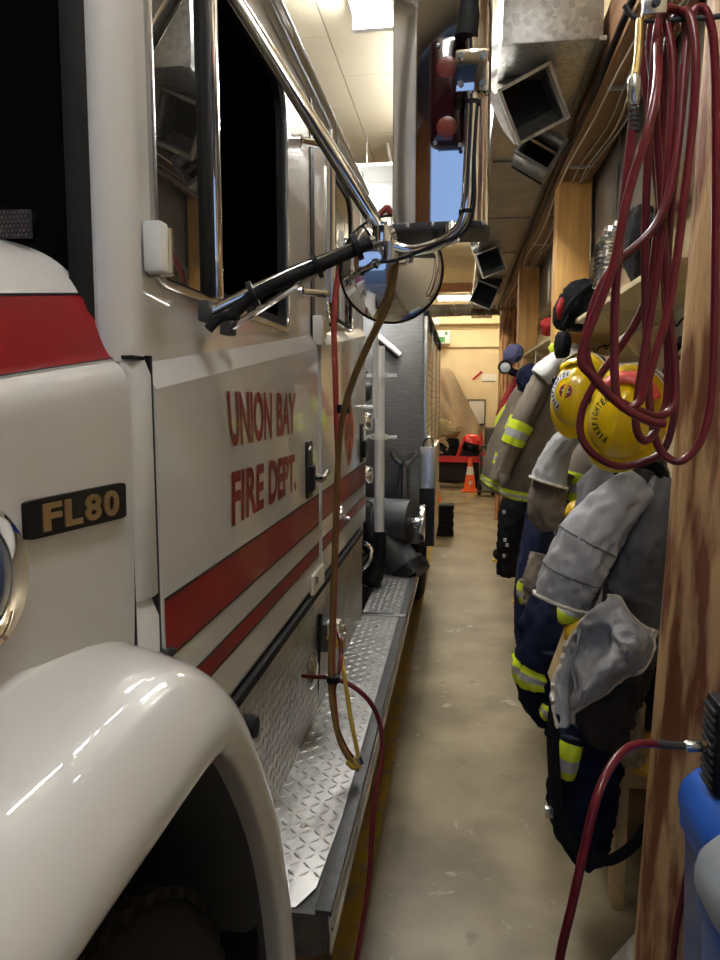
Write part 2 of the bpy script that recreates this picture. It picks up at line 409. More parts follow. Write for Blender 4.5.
for y in (3.4, 4.6, 5.8, 7.0, 8.2):
    b = MB(); b.box((.664, y, 2.315), (.834, y+.025, 2.865)); b.build('duct_seam', M['galv_sm'], d2)
# ribbed flexible ducts
def ribbed(P, r, label, m, name='flexible_duct', pitch=.03):
    D = dense(P, pitch/2); R = [r*(1+.12*(1 if i % 2 else -1)) for i in range(len(D))]
    b = MB(); b.tube(D, R, 16); return tag(b.build(name, m, smooth=15), label, 'duct')
ribbed([(-2.2, 10.4, 2.83), (-.6, 10.4, 2.80), (.3, 10.4, 2.81), (.8, 10.4, 2.80)], .085, 'ribbed silver duct crossing the hall below the far strip light', M['galv_sm'], pitch=.04)
ribbed([U(605, 288, Y=3.0), U(607, 262, Y=3.02), U(612, 238, Y=3.05), (.74, 3.1, 2.34)], .045, 'short shiny flexible duct standing on the shelf beside the red hoses', M['satin'], pitch=.02)

# ------------------------------------------------------------------ heater, bracket, wall fittings
hp = U(379, 187, Y=5.2)
t = thing('unit_heater', 'white square air cowl hung under the ceiling behind the diagonal brace', 'heater', hp)
h = .165; b = MB()
O = [(hp.x-h, hp.z-h), (hp.x+h, hp.z-h), (hp.x+h, hp.z+h), (hp.x-h, hp.z+h)]
I_ = [(hp.x-h*.86, hp.z-h*.86), (hp.x+h*.86, hp.z-h*.86), (hp.x+h*.86, hp.z+h*.86), (hp.x-h*.86, hp.z+h*.86)]
D_ = [(hp.x-h*.55, hp.z-h*.55), (hp.x+h*.55, hp.z-h*.55), (hp.x+h*.55, hp.z+h*.55), (hp.x-h*.55, hp.z+h*.55)]
b.grid([[(p[0], hp.y+.35, p[1]) for p in O], [(p[0], hp.y, p[1]) for p in O], [(p[0], hp.y-.005, p[1]) for p in I_], [(p[0], hp.y+.20, p[1]) for p in D_]], True, True, True)
b.build('cowl', M['white2'], t, smooth=20)
for k in range(6):
    b = MB(); b.cbox((hp.x-h-.012, hp.y+.04, hp.z-.1+k*.035), (.03, .05, .012)); b.build('louvre', M['white2'], t)
for s in (-1, 1):
    b = MB(); b.cyl((hp.x+s*.12, hp.y+.25, hp.z+h), (hp.x+s*.12, hp.y+.25, ZC), .008, 8); b.build('hanger_rod', M['satin'], t)
q = U(385, 126, Y=5.6)
t = thing('pipe_bracket', 'white flat bracket with one hole hung on a rod above the air cowl', 'bracket', q)
b = MB(); b.prism([(q.x-.07, q.z+.09), (q.x+.07, q.z+.09), (q.x+.07, q.z-.09), (q.x-.03, q.z-.09), (q.x-.07, q.z-.04)], 1, q.y, q.y+.02); b.build('plate', M['white2'], t, bevel=.004)
b = MB(); b.cyl((q.x-.0, q.y-.004, q.z+.03), (q.x, q.y+.002, q.z+.03), .016, 14); b.build('hole', M['black'], t)
b = MB(); b.cyl((q.x+.02, q.y+.03, q.z+.05), (q.x+.02, q.y+.03, ZC), .012, 8); b.build('rod', M['white2'], t)
b = MB(); b.tube(dense([(q.x-.0, q.y+.04, q.z-.05), (q.x+.04, q.y+.06, q.z-.25), (q.x+.09, q.y+.1, q.z-.5)], .03), .012, 8); b.build('drop_pipe', M['cream'], t)
# back wall fittings
def wallbox(name, px, py, wx, wz, m, label, cat, d=.03, Yp=YB):
    c = U(px, py, Y=Yp-d); b = MB(); b.box((c.x-wx/2, Yp-d, c.z-wz/2), (c.x+wx/2, Yp, c.z+wz/2))
    o = b.build(name, m, bevel=.006); return c, tag(o, label, cat)
c = U(433, 311, Y=YB-.36); b = MB(); T = Matrix.Translation(c) @ Matrix.Rotation(PI/2, 4, 'X')
b.lathe([(0, .08), (.06, .075), (.11, .04), (.125, 0), (.125, -.02), (0, -.02)], 24, T); tag(b.build('alarm_bell', M['redm']), 'red alarm bell on the back wall beside the round mirror', 'bell')
wallbox('junction_box', 434, 321, .20, .13, M['white2'], 'white box on the soffit just under the red alarm bell', 'box', .36)
c, o = wallbox('exit_sign', 441, 337, .34, .25, M['paper'], 'white exit sign on the back wall above the covered vehicle', 'sign', .36)
for k, (dx, dz, ww, hh) in enumerate(((-.02, -.05, .20, .10), (.10, .07, .05, .07), (-.09, .07, .08, .04))):
    b = MB(); b.box((c.x+dx-ww/2, c.y-.004, c.z+dz-hh/2), (c.x+dx+ww/2, c.y, c.z+dz+hh/2)); b.build('sign_mark', M['green'], o)
c, o = wallbox('whiteboard', 476.5, 412, .33, .48, M['paper'], 'small whiteboard with a grey frame on the back wall', 'whiteboard', .03)
b = MB(); b.ring([(c.x-.175, c.z-.25), (c.x+.175, c.z-.25), (c.x+.175, c.z+.25), (c.x-.175, c.z+.25)], [(c.x-.155, c.z-.23), (c.x+.155, c.z-.23), (c.x+.155, c.z+.23), (c.x-.155, c.z+.23)], 0, .015)
b.v = [(p[1], c.y-.012+p[0], p[2]) for p in b.v]; b.build('frame', M['iron'], o)
b = MB(); b.box((c.x-.14, c.y-.05, c.z-.27), (c.x+.14, c.y, c.z-.25)); b.build('pen_tray', M['iron'], o)
c, o = wallbox('notice', 489, 378, .30, .16, M['paper'], 'white notice sheet on the back wall right above the whiteboard', 'paper', .006)
b = MB(); b.box((c.x-.13, c.y-.002, c.z-.078), (c.x+.13, c.y, c.z-.06)); b.build('printed_line', M['ink'], o)
c = U(478, 375, Y=YB-.02); b = MB(); b.prism([(c.x-.12, c.z-.08), (c.x+.06, c.z+.08), (c.x+.09, c.z+.05), (c.x-.08, c.z-.1)], 1, c.y, c.y+.01); tag(b.build('marker_ribbon', M['redc']), 'red slanted ribbon on the wall above the whiteboard', 'ribbon')

# ------------------------------------------------------------------ the fire truck
XD = -.42
truck = thing('fire_truck', 'white fire truck with red stripes and chrome mirrors filling the left of the hall', 'fire truck', (-1.1, 2.5, 0))
def B(name, mb, m, parent=None, **k): return mb.build(name, m, parent if parent is not None else truck, **k)
def belt(y): return 1.645 + .115*(y-.95)
# hood: profile at its rear edge, carried forward with a slight taper
HP = [(-1.9, 1.90), (-1.2, 1.90), (-.80, 1.845), (-.66, 1.822), (-.59, 1.806), (-.537, 1.785), (-.505, 1.755), (-.488, 1.725), (-.472, 1.685), (-.459, 1.652),
      (-.441, 1.632), (-.434, 1.60), (-.434, 1.50), (-.436, 1.38), (-.441, 1.25), (-.45, 1.10)]
HPd = spline([Vector((p[0], 0, p[1])) for p in HP], 76)
def hood_pt(s, y, off=0.0):
    k = min(int(s), len(HPd)-2); t = s-k
    p = HPd[k].lerp(HPd[k+1], t); d = (HPd[k+1]-HPd[k]).normalized(); n = Vector((-d.z, 0, d.x))
    if n.x < 0 and n.z < 0: n = -n
    p = p + n*off; f = .9-y
    return (p.x - .11*f - .05*f*f, y, p.z - .13*f - .05*f*f)
b = MB(); ys = [-.65+1.55*i/24 for i in range(25)]
b.grid([[hood_pt(s, y) for s in range(76)] for y in ys]); B('hood', b, M['white'], smooth=60)
hood = truck.children[-1]
b = MB(); b.grid([[hood_pt(s, .9) for s in range(30, 76)], [tuple(Vector(hood_pt(s, .9)) + Vector((-.02, -.004, -.008))) for s in range(30, 76)]]); b.build('hood_edge', M['white'], hood)
S0, S1 = 34.0, 45.6
b = MB(); b.grid([[hood_pt(S0+(S1-S0)*j/14, y, .0016) for j in range(15)] for y in [-.3+1.199*i/20 for i in range(21)]]); b.build('red_band', M['red'], hood, smooth=60)
for s in (S0-.25, S1+.05):
    b = MB(); b.grid([[hood_pt(s+.45*j/2, y, .0026) for j in range(3)] for y in [-.3+1.199*i/20 for i in range(21)]]); b.build('pinstripe', M['black'], hood)
# badge plate and letters on the hood side (a quad seen at these four corners)
def on_hood(px, py):
    y = .8
    for _ in range(8):
        p = U(px, py, X=hood_pt(60, y)[0]); y = p.y
    return p
q00, q10, q11, q01 = on_hood(22, 541), on_hood(122, 517), on_hood(121, 482), on_hood(20, 502)
def quad(u, v, off=0.0):
    p = q00.lerp(q10, u).lerp(q01.lerp(q11, u), v); n = (q10-q00).cross(q01-q00).normalized()
    if n.x < 0: n = -n
    return p + n*off
b = MB(); rr = rrect(0, 1, 0, 1, .07)
b.grid([[quad(u, v, .001) for u, v in rr], [quad(u, v, .007) for u, v in rr]], True, True, True); bp_ = b.build('badge', M['black'], hood)
for i, ch in enumerate('FL80'):
    u0 = .13 + .20*i
    for o in (.009,):
        b = MB(); letters(b, ch, lambda u, v: quad(u0+.17*u, .14+.72*v, o), .035)
        f0 = list(b.f); n = len(b.v)
        nn = quad(.5, .5, .01)-quad(.5, .5, 0)
        b.v += [tuple(Vector(v)-nn*.4) for v in b.v[:n]]
        ed = {}
        for f in f0:
            for a, c in zip(f, f[1:]+f[:1]):
                k = (min(a, c), max(a, c)); ed[k] = ed.get(k, 0)+1
        for (a, c), k in ed.items():
            if k == 1: b.f.append([a, c, c+n, a+n]); b.m.append(0)
    b.build('badge_letter', M['gold'], bp_)
# chrome ringed lamp on the hood side
lc = on_hood(-31, 583)+Vector((-.012, 0, 0))
T = Matrix.Translation(lc) @ Matrix.Rotation(math.radians(2), 4, 'Z') @ Matrix.Rotation(PI/2, 4, 'Y')
b = MB(); b.lathe([(.060, -.01), (.072, .0), (.077, .015), (.074, .028), (.066, .034), (.060, .030), (.056, .022)], 40, T); lamp = B('side_lamp', b, M['chrome'])
b = MB(); b.lathe([(0, .034), (.02, .033), (.042, .028), (.057, .020)], 32, T); b.build('lamp_lens', M['blueg'], lamp)
# cowl strip, A pillar, windshield
b = MB(); sec = [(-.470, .903), (-.440, .9045), (-.431, .909), (-.424, .930), (-.4215, .940), (-.450, .9425)]
b = MB(); b.box((-.52, .895, 1.08), (-.452, .965, 1.62)); b.box((-.46, .9010, 1.1), (-.4375, .9035, 1.615)); b.box((-.46, .9425, 1.1), (-.4235, .9505, 1.655)); b.box((-.46, .905, 1.6485), (-.430, .950, 1.6535)); B('cowl_gap_shade', b, M['black'])  # black backing and strips stand in for shade in the panel gaps
for z0, z1 in ((1.317, 1.648), (1.10, 1.309)):
    b2 = MB(); zs = [z0, z0+.006, z1-.02, z1]
    b2.grid([[(x-(.006 if i in (0,) else (.012 if i == 3 else 0)), y, z+(.012*(y-.885)/.06 if i == 3 else 0)) for x, y in sec] for i, z in enumerate(zs)], False)
    b2.grid([[(x-.012, y, z1+.012*(y-.885)/.06) for x, y in sec], [(-.52, y, z1+.01) for x, y in sec]])
    B('cowl_panel', b2, M['white'], smooth=50)
b = MB()
G = []
for i in range(16):
    z = 1.645+.86*i/15; s = (z-1.645)/.86
    dx = 0; dy = .012*s
    G.append([(-.475-dx*.2, .8935+dy, z), (-.468, .892+dy, z), (-.456, .897+dy, z), (-.445, .906+dy, z), (-.436, .919+dy, z), (-.432, .932, z), (-.4315, .944, z), (-.46, .9455, z)])
G2 = G
b.grid(G2); B('windshield_pillar', b, M['white'], smooth=80)
b = MB(); b.grid([[(-.470, .902+.012*i/7, 1.63+.9*i/7), (-.482, .888+.012*i/7, 1.63+.9*i/7), (-.505, .886+.012*i/7, 1.63+.9*i/7), (-.512, .902+.012*i/7, 1.63+.9*i/7)] for i in range(8)]); B('windshield_gasket', b, M['rubber'], smooth=60)
b = MB(); b.grid([[(-.50-1.3*j/10, .900+.012*i/7-.16*math.sin(PI*j/10), 1.63+.9*i/7) for j in range(11)] for i in range(8)]); B('windshield', b, M['glass_dark'], smooth=60)
# perforated vent seen behind the windshield's lower corner
vc = U(14, 224, Y=.86)
b = MB(); b.box((vc.x-.055, .858, vc.z-.017), (vc.x+.022, .864, vc.z+.017)); vent = B('vent_grille', b, M['iron'])
b = MB()
for i in range(14):
    for j in range(6):
        b.cbox((vc.x-.050+.0052*i+.0026*(j % 2), .8575, vc.z-.014+.0055*j), (.003, .001, .0035))
stuff(b.build('vent_hole', M['satin'], vent))
# cab body: roof, back, dark inside
b = MB(); rs = [(-.438, 2.44), (-.430, 2.47), (-.432, 2.51), (-.46, 2.56), (-.55, 2.60), (-1.2, 2.63), (-1.9, 2.6)]
b.grid([[(x, y, z) for x, z in rs] for y in (.90, 1.5, 2.2, 3.2)]); B('cab_roof', b, M['white'], smooth=60)
b = MB(); b.tube([(-.418, .93, 2.468), (-.418, 1.6, 2.468), (-.418, 2.4, 2.468), (-.418, 3.18, 2.468)], .012, 8); B('roof_gutter', b, M['satin'])
b = MB(); b.box((-2.0, .98, 1.0), (-.50, 3.16, 1.72)); b.box((-2.0, 3.10, 1.0), (-.445, 3.16, 2.5)); b.box((-2.0, .95, 1.0), (-1.95, 3.16, 2.55)); b.box((-2.0, .98, 2.47), (-.45, 3.16, 2.5)); B('cab_interior', b, M['dark'])
b = MB(); b.box((-.62, 1.55, 1.72), (-.50, 1.9, 1.76)); B('cab_dashboard', b, M['dark'], bevel=.01)
b = MB(); b.box((-2.1, 3.12, .95), (-.432, 3.19, 2.55)); B('cab_back', b, M['white'], bevel=.006)
b = MB(); b.box((-.47, 2.095, 1.0), (-.437, 2.145, 2.46)); B('door_pillar', b, M['black'])
# doors
def door(y0, y1, win, nm):
    d = MB(); zb = 1.035
    rows = []
    for z, x in ((zb, -.440), (zb, -.424), (zb+.012, XD)):
        rows.append([(x, y0+(y1-y0)*j/12, z) for j in range(13)])
    for kind, x in ((0, XD), (1, -.439), (2, -.440)):
        rows.append([(x, y0+(y1-y0)*j/12, belt(y0+(y1-y0)*j/12)+(-.036, 0, .02)[kind]) for j in range(13)])
    d.grid(rows)
    for yy in (y0, y1): d.grid([[(r[0 if yy == y0 else 12][0], yy, r[0 if yy == y0 else 12][2]) for r in rows[1:]], [(-.46, yy, r[0][2]) for r in rows[1:]]])
    o = B('cab_door', d, M['white'], smooth=15)
    f = MB(); wl = rrect(win[0], win[1], win[2], win[3], win[4], 6)
    ol = []
    cy, cz = (win[0]+win[1])/2, (win[2]+win[3])/2
    z1 = 2.462
    n6 = 7
    for c_ in range(4):
        arc = wl[c_*n6:(c_+1)*n6]; Yc = y1 if c_ in (0, 3) else y0
        Zc = lambda yy: (2.462 if c_ < 2 else belt(yy)+.019)
        for k, (p, q) in enumerate(arc):
            side_first = c_ in (0, 2)
            h_ = k/(n6-1)
            if h_ == .5: ol.append((Yc, Zc(Yc)))
            elif (h_ < .5) == side_first:
                t = abs(h_-.5)*2; e = arc[0][1] if side_first else arc[-1][1]; ol.append((Yc, Zc(Yc)+(e-Zc(Yc))*t))
            else:
                t = abs(h_-.5)*2; e = arc[-1][0] if side_first else arc[0][0]; yy = Yc+(e-Yc)*t; ol.append((yy, Zc(yy)))
    f.ring(ol, wl, -.46, -.440); f.build('window_surround', M['white'], o, smooth=30)
    f = MB(); f.ring([(p[0], p[1]) for p in inset(wl, -.008)], inset(wl, .006), -.447, -.433); f.build('window_trim', M['satin'], o, bevel=.002)
    f = MB(); f.ring(inset(wl, .004), inset(wl, .026), -.456, -.439); f.build('window_gasket', M['rubber'], o)
    return o
d1 = door(.952, 2.095, (1.005, 1.80, 1.765, 2.37, (.10, .03, .03, .03)), 'front')
d2_ = door(2.145, 3.165, (2.34, 2.90, 1.85, 2.37, (.10, .06, .05, .06)), 'crew')
b = MB(); b.box((-.443, 1.02, 1.775), (-.438, 1.215, 2.36)); part(b.build('vent_window', M['glass'], d1), 'shut reflecting vent window')
b = MB(); b.box((-.447, 1.208, 1.77), (-.428, 1.232, 2.365)); b.build('window_divider', M['rubber'], d1, bevel=.003)
b = MB(); b.box((-.440, 1.232, 1.77), (-.422, 1.262, 2.365)); b.build('window_post', M['chrome'], d1, bevel=.006)
b = MB(); b.box((-.448, 2.36, 1.86), (-.444, 2.88, 2.36)); b.build('window_pane', M['glass'], d2_)
# stripes
for d, y0, y1 in ((d1, .957, 2.09), (d2_, 2.15, 3.163)):
    for z0, z1, nm in ((1.218, 1.307, 'red_stripe'), (1.122, 1.160, 'red_stripe')):
        b = MB(); b.box((XD-.002, y0, z0), (XD+.0012, y1, z1)); b.build(nm, M['red'], d, smooth=0)
        for z in (z0, z1):
            b = MB(); b.box((XD-.002, y0, z-.0022), (XD+.0018, y1, z+.0022)); b.build('stripe_edge', M['black'], d, smooth=0)
# lettering on the front door
def door_text(word, bl, br, tr, tl, bold):
    P = [U(*p, X=XD+.0015) for p in (bl, br, tr, tl)]
    b = MB(); letters(b, word, lambda u, v: P[0].lerp(P[1], u).lerp(P[3].lerp(P[2], u), v), bold)
    part(b.build('door_lettering', M['red'], d1, smooth=0), 'red lettering ' + word)
door_text('UNION', (231, 447), (272, 439.5), (272, 392), (227, 390.5), .035)
door_text('BAY', (277, 437), (295.5, 433), (296, 393), (277, 392.5), .035)
door_text('FIRE', (232, 527), (264, 507.5), (264, 463), (232, 472.5), .035)
door_text('DEPT.', (269, 505.5), (296.5, 490), (296.5, 453.5), (269, 461), .035)
# handles, hinges, rails
def handle(d, px, py0, py1, wd):
    a, c = U(px, py0, X=XD), U(px, py1, X=XD)
    b = MB(); lp = rrect(a.y-wd/2, a.y+wd/2, c.z, a.z, .012)
    b.grid([[(XD-.003, y, z) for y, z in lp], [(XD+.006, y, z) for y, z in lp]], True, True, True); h = b.build('door_handle', M['black'], d, bevel=.002)
    b = MB(); b.box((XD+.004, a.y-wd*.32, c.z+.02), (XD+.018, a.y+wd*.25, (a.z+c.z)/2+.01)); b.build('handle_paddle', M['rubber'], h, bevel=.004)
    b = MB(); b.cyl((XD+.005, a.y, a.z-.025), (XD+.010, a.y, a.z-.025), .010, 14); b.build('key_lock', M['satin'], h)
handle(d1, 308, 441, 498, .075); handle(d2_, 361.5, 424, 462, .09)
b = MB(); b.cyl(U(314, 478, X=XD), U(314, 478, X=XD)+Vector((.03, 0, 0)), .014, 12); b.cyl(U(314, 478, X=XD)+Vector((.03, -.01, 0)), U(326, 476, X=XD+.03)+Vector((0, .02, .01)), .009, 10); B('grab_knob', b, M['chrome'])
def hinge(d, px, py, s=1.0):
    c = U(px, py, X=XD)
    b = MB(); b.box((-.435, c.y-.030*s, c.z-.034*s), (-.408, c.y-.004*s, c.z+.034*s)); b.box((-.435, c.y-.004*s, c.z+.012*s), (-.411, c.y+.022*s, c.z+.032*s)); b.box((-.435, c.y-.004*s, c.z-.034*s), (-.411, c.y+.022*s, c.z-.012*s))
    h = b.build('door_hinge', M['white2'], d, bevel=.004)
    b = MB(); b.cyl((-.412, c.y+.006*s, c.z-.032*s), (-.412, c.y+.006*s, c.z+.030*s), .006, 10); b.build('hinge_pin', M['satin'], h)
hinge(d1, 162, 250); hinge(d2_, 320, 331, 1.25)
b = MB(); y = 2.0; b.tube([(-.36, y, 1.86), (-.36, y, 2.28)], .013, 12); gr = B('grab_rail', b, M['chrome'])
for z in (1.88, 2.27):
    b = MB(); b.cyl((-.43, y-.06, z), (-.36, y, z), .010, 10); b.cyl((-.438, y-.06, z), (-.428, y-.06, z), .018, 12); b.build('rail_bracket', M['chrome'], gr)
b = MB(); b.cyl((-.36, y, 2.265), (-.36, y, 2.31), .019, 14); b.build('rail_cap', M['satin'], gr)
b = MB(); y = 3.12; b.tube([(-.37, y, 1.5), (-.37, y, 2.3)], .013, 10); b.cyl((-.43, y, 1.55), (-.37, y, 1.55), .01, 8); b.cyl((-.43, y, 2.25), (-.37, y, 2.25), .01, 8); B('grab_rail', b, M['white2'])
# crew door emblem
ec = U(349.5, 430, X=XD+.0016); ez = abs(U(349.5, 397, X=XD).z - U(349.5, 464, X=XD).z)/2; ey = ez*.80
b = MB(); N = 48
b.add([(ec.x, ec.y, ec.z)] + [(ec.x, ec.y+ey*math.cos(2*PI*k/N)*(1+.06*math.cos(4*2*PI*k/N)), ec.z+ez*math.sin(2*PI*k/N)*(1+.06*math.cos(4*2*PI*k/N))) for k in range(N)], [(0, k+1, (k+1) % N+1) for k in range(N)])
em = b.build('crest', M['decal'], d2_, smooth=0)
for k in range(4):
    a = PI/2*k
    b = MB(); sh = [(.18, -.10), (.86, -.36), (.94, 0), (.86, .36), (.18, .10)]
    b.add([(ec.x+.0006, ec.y+ey*(u*math.cos(a)-v*math.sin(a)), ec.z+ez*(u*math.sin(a)+v*math.cos(a))) for u, v in sh], [(0, 1, 2, 3, 4)])
    b.build('crest_arm', M['red'], em, smooth=0)
b = MB(); b.add([(ec.x+.001, ec.y+ey*.30*math.cos(2*PI*k/24), ec.z+ez*.30*math.sin(2*PI*k/24)) for k in range(24)], [tuple(range(24))]); b.build('crest_centre', M['amber'], em, smooth=0)
b = MB(); c = U(316, 590, X=XD); c2 = U(316, 590, X=XD)
b.box((XD-.003, c.y-.07, c.z-.07), (XD+.008, c.y+.10, c.z+.06)); cc = B('recess_cover', b, M['cream'], bevel=.005)
b = MB(); b.cyl((XD+.006, c.y-.04, c.z+.04), (XD+.014, c.y-.04, c.z+.04), .012, 12); b.build('latch', M['chrome'], cc)

# front fender, arch liner and tyre
LP = [(-.02, .62), (.00, .78), (.05, .95), (.14, 1.075), (.28, 1.14), (.45, 1.155), (.64, 1.157), (.80, 1.154), (.865, 1.130), (.935, 1.055), (1.03, .915), (1.085, .80), (1.13, .66), (1.155, .54), (1.165, .44)]
LPs = spline([Vector((0, p[0], p[1])) for p in LP], 64)
def fender_rows(sec):
    G = []
    for i, p in enumerate(LPs):
        t = (LPs[min(i+1, 63)]-LPs[max(i-1, 0)]).normalized(); n = Vector((0, -t.z, t.y))
        k = min(1, max(0, (p.y-.78)/.22)); s = 1-.18*k*k*(3-2*k)      # the rear flange is slimmer
        G.append([(x, p.y+n.y*o*s, p.z+n.z*o*s) for x, o in sec])
    return G
fs = spline([Vector(v) for v in ((-.330, -.004, 0), (-.305, -.006, 0), (-.293, .002, 0), (-.285, .022, 0), (-.290, .050, 0), (-.312, .083, 0), (-.350, .108, 0), (-.40, .124, 0), (-.44, .134, 0), (-.465, .150, 0), (-.480, .19, 0))], 40)
b = MB(); b.grid(fender_rows([(v.x, v.y) for v in fs])); fen = B('front_fender', b, M['white'], smooth=80)
b = MB(); b.grid(fender_rows([(-.328, -.003), (-.36, -.012), (-.60, -.012), (-.95, -.012)])); lin = b.build('arch_liner', M['liner'], fen, smooth=60)
b = MB(); b.grid([[(-.95, p.y, p.z) for p in LPs], [(-.95, p.y, .3) for p in LPs]]); b.build('inner_liner', M['liner'], fen)
b = MB(); b.box((-.95, 1.12, .35), (-.34, 1.145, .9)); b.build('mud_flap', M['rubber'], fen)
c = U(157, 662, X=-.425); b = MB(); b.tube([c+Vector((0, -.05, .0)), c+Vector((0, -.02, .004)), c+Vector((0, .03, .002)), c+Vector((0, .05, -.002))], [.009, .012, .012, .008], 12); B('hood_latch', b, M['rubber'])
b = MB(); c = U(252, 727, X=-.395); b.lathe([(0, .01), (.02, .01), (.024, 0), (.024, -.02)], 18, Matrix.Translation(c) @ Matrix.Rotation(PI/2, 4, 'Y')); B('fender_grommet', b, M['rubber'])
TC = Vector((-.36, .55, .52)); T = Matrix.Translation(TC) @ Matrix.Rotation(PI/2, 4, 'Y')
b = MB(); b.lathe([(.30, -.30), (.44, -.285), (.495, -.27), (.508, -.25), (.510, -.13), (.508, -.02), (.495, 0), (.46, .012), (.40, .010), (.33, -.01), (.30, -.02)], 72, T); ty = B('front_tyre', b, M['rubber'], smooth=40)
b = MB(); tread = []
for row in range(5):
    x0 = -.255+.05*row
    for k in range(56):
        a = 2*PI*(k+.5*(row % 2))/56; da = 2*PI/56*.42
        vs = []
        for r in (.505, .520):
            for (u, v) in ((-1, -.5), (0, -1), (1, -.5), (1, .5), (0, 1), (-1, .5)):
                aa = a+da*v*1.1; vs.append(((r)*math.cos(aa), r*math.sin(aa), x0+.022*u+.022))
        b.add(vs, [(0, 1, 2, 3, 4, 5), (6, 7, 8, 9, 10, 11)] + [(i, (i+1) % 6, (i+1) % 6+6, i+6) for i in range(6)], T)
stuff(b.build('tread_block', M['rubber'], ty, smooth=0))
b = MB(); b.lathe([(.30, -.02), (.285, -.05), (.20, -.09), (.12, -.08), (.10, -.03), (0, -.03)], 40, T); wh = B('front_wheel', b, M['white2'])
for k in range(10):
    a = 2*PI*k/10; b = MB(); b.cyl((.17*math.cos(a), .17*math.sin(a), -.09), (.17*math.cos(a), .17*math.sin(a), -.06), .013, 6)
    b.v = [tuple(T @ Vector(v)) for v in b.v]; b.build('wheel_nut', M['satin'], wh)

# running board with tread plate, and the plate under the doors
ZR, XI, XO = .655, -.415, -.222
def lugs(mb, orig, eu, ev, nu, nv, pu, pv, n, keep=lambda u, v: True):
    """raised lens-shaped lugs, alternately turned; orig + eu*u + ev*v"""
    L, W, H = .0135, .0042, .0018
    for i in range(nu):
        for j in range(nv):
            u, v = (i+.5)*pu, (j+.5)*pv
            if not keep(u, v): continue
            a = PI/4 if (i+j) % 2 else -PI/4
            ca, sa = math.cos(a), math.sin(a); c = orig+eu*u+ev*v
            def Q(x, y, h): return c + eu*(x*ca-y*sa) + ev*(x*sa+y*ca) + n*h
            mb.add([Q(-L, 0, 0), Q(0, -W, 0), Q(L, 0, 0), Q(0, W, 0), Q(-L*.45, 0, H), Q(L*.45, 0, H)],
                   [(0, 1, 4), (1, 5, 4), (1, 2, 5), (2, 3, 5), (3, 4, 5), (3, 0, 4)])
for y0, y1, nm in ((1.20, 2.99, 'near'), (3.01, 4.28, 'far')):
    b = MB()
    if nm == 'near': b.prism([(XI, y0), (-.290, y0+.0), (-.262, y0+.06), (-.252, y0+.30), (-.252, y1), (XI, y1)], 2, ZR-.006, ZR)
    else: b.box((XI, y0, ZR-.006), (-.252, y1, ZR))
    rb = B('running_board', b, M['plate'])
    b = MB(); lugs(b, Vector((XI, y0, ZR)), Vector((1, 0, 0)), Vector((0, 1, 0)), 6, int((y1-y0)/.0268), .0268, .0268, Vector((0, 0, 1)), lambda u, v: u < .160 and not (nm == 'near' and v < .07 and u > .12))
    stuff(b.build('tread_lug', M['plate'], rb, smooth=0))
    b = MB(); b.box((XI, y0, ZR-.085), (XO-.006, y1, ZR-.0075)); b.build('board_core', M['plate_dark'], rb)
    b = MB(); b.box((-.254, y0, ZR-.0075), (XO, y1, ZR-.001)); b.build('edge_strip', M['plate_dark'], rb, bevel=.002)
    b = MB(); b.box((XO-.007, y0, ZR-.088), (XO, y1, ZR-.012)); b.build('edge_rail', M['satin'], rb, bevel=.002)
    b = MB(); b.box((XO, y0, ZR-.04), (XO+.003, y1, ZR-.034)); b.build('edge_groove', M['plate_dark'], rb)
    for k in range(3):
        b = MB(); b.lathe([(0, .004), (.005, .0035), (.008, 0)], 12, Matrix.Translation((-.33, y0+.25+k*(y1-y0-.4)/2, ZR))); b.build('bolt', M['satin'], rb)
b = MB(); b.box((XI, 1.19, ZR-.088), (XO-.03, 1.2, ZR-.003)); b.add([(XO-.03, 1.19, ZR-.088), (XO, 1.215, ZR-.088), (XO, 1.215, ZR-.003), (XO-.03, 1.19, ZR-.003)], [(0, 1, 2, 3)]); B('board_end_cap', b, M['plate_dark'])
b = MB(); b.box((XI, 2.985, ZR-.001), (XO, 3.015, ZR+.005)); B('board_joint', b, M['satin'], bevel=.002)
for y0, y1 in ((1.15, 2.12), (2.128, 3.0)):
    b = MB(); b.box((-.425, y0, ZR-.005), (-.413, y1, 1.005)); kp = B('kick_plate', b, M['plate'])
    b = MB(); lugs(b, Vector((-.413, y0, ZR)), Vector((0, 1, 0)), Vector((0, 0, 1)), int((y1-y0)/.0268), 13, .0268, .0268, Vector((1, 0, 0)))
    stuff(b.build('tread_lug', M['plate'], kp, smooth=0))
b = MB(); b.box((-.44, 1.1, 1.005), (-.411, 3.02, 1.027)); B('sill_trim', b, M['rubber'], bevel=.004)
# charging inlet and reflector on the kick plate
c = U(322, 636, X=-.41)
b = MB(); b.box((-.413, c.y-.045, c.z-.035), (-.385, c.y+.045, c.z+.05)); inl = B('charging_inlet', b, M['iron'], bevel=.005)
b = MB(); b.box((-.39, c.y-.04, c.z+.01), (-.35, c.y+.01, c.z+.055)); b.build('inlet_flap', M['cream'], inl, bevel=.005)
b = MB(); b.cyl((-.39, c.y-.01, c.z-.01), (-.34, c.y-.02, c.z-.012), .016, 14); b.build('plug', M['yhose'], inl)
b = MB(); b.cyl((-.39, c.y+.02, c.z+.02), (-.34, c.y+.015, c.z+.02), .014, 12); b.build('air_coupler', M['chrome'], inl)
c = U(313, 671, X=-.41); b = MB(); T = Matrix.Translation((-.413, c.y, c.z)) @ Matrix.Rotation(PI/2, 4, 'Y')
b.lathe([(0, .014), (.03, .013), (.045, .008), (.052, 0)], 28, T); B('round_reflector', b, M['satin'])
b = MB(); b.cyl((-.42, c.y+.09, ZR+.03), (-.405, c.y+.09, ZR+.30), .007, 8); B('cable_cover', b, M['black'])

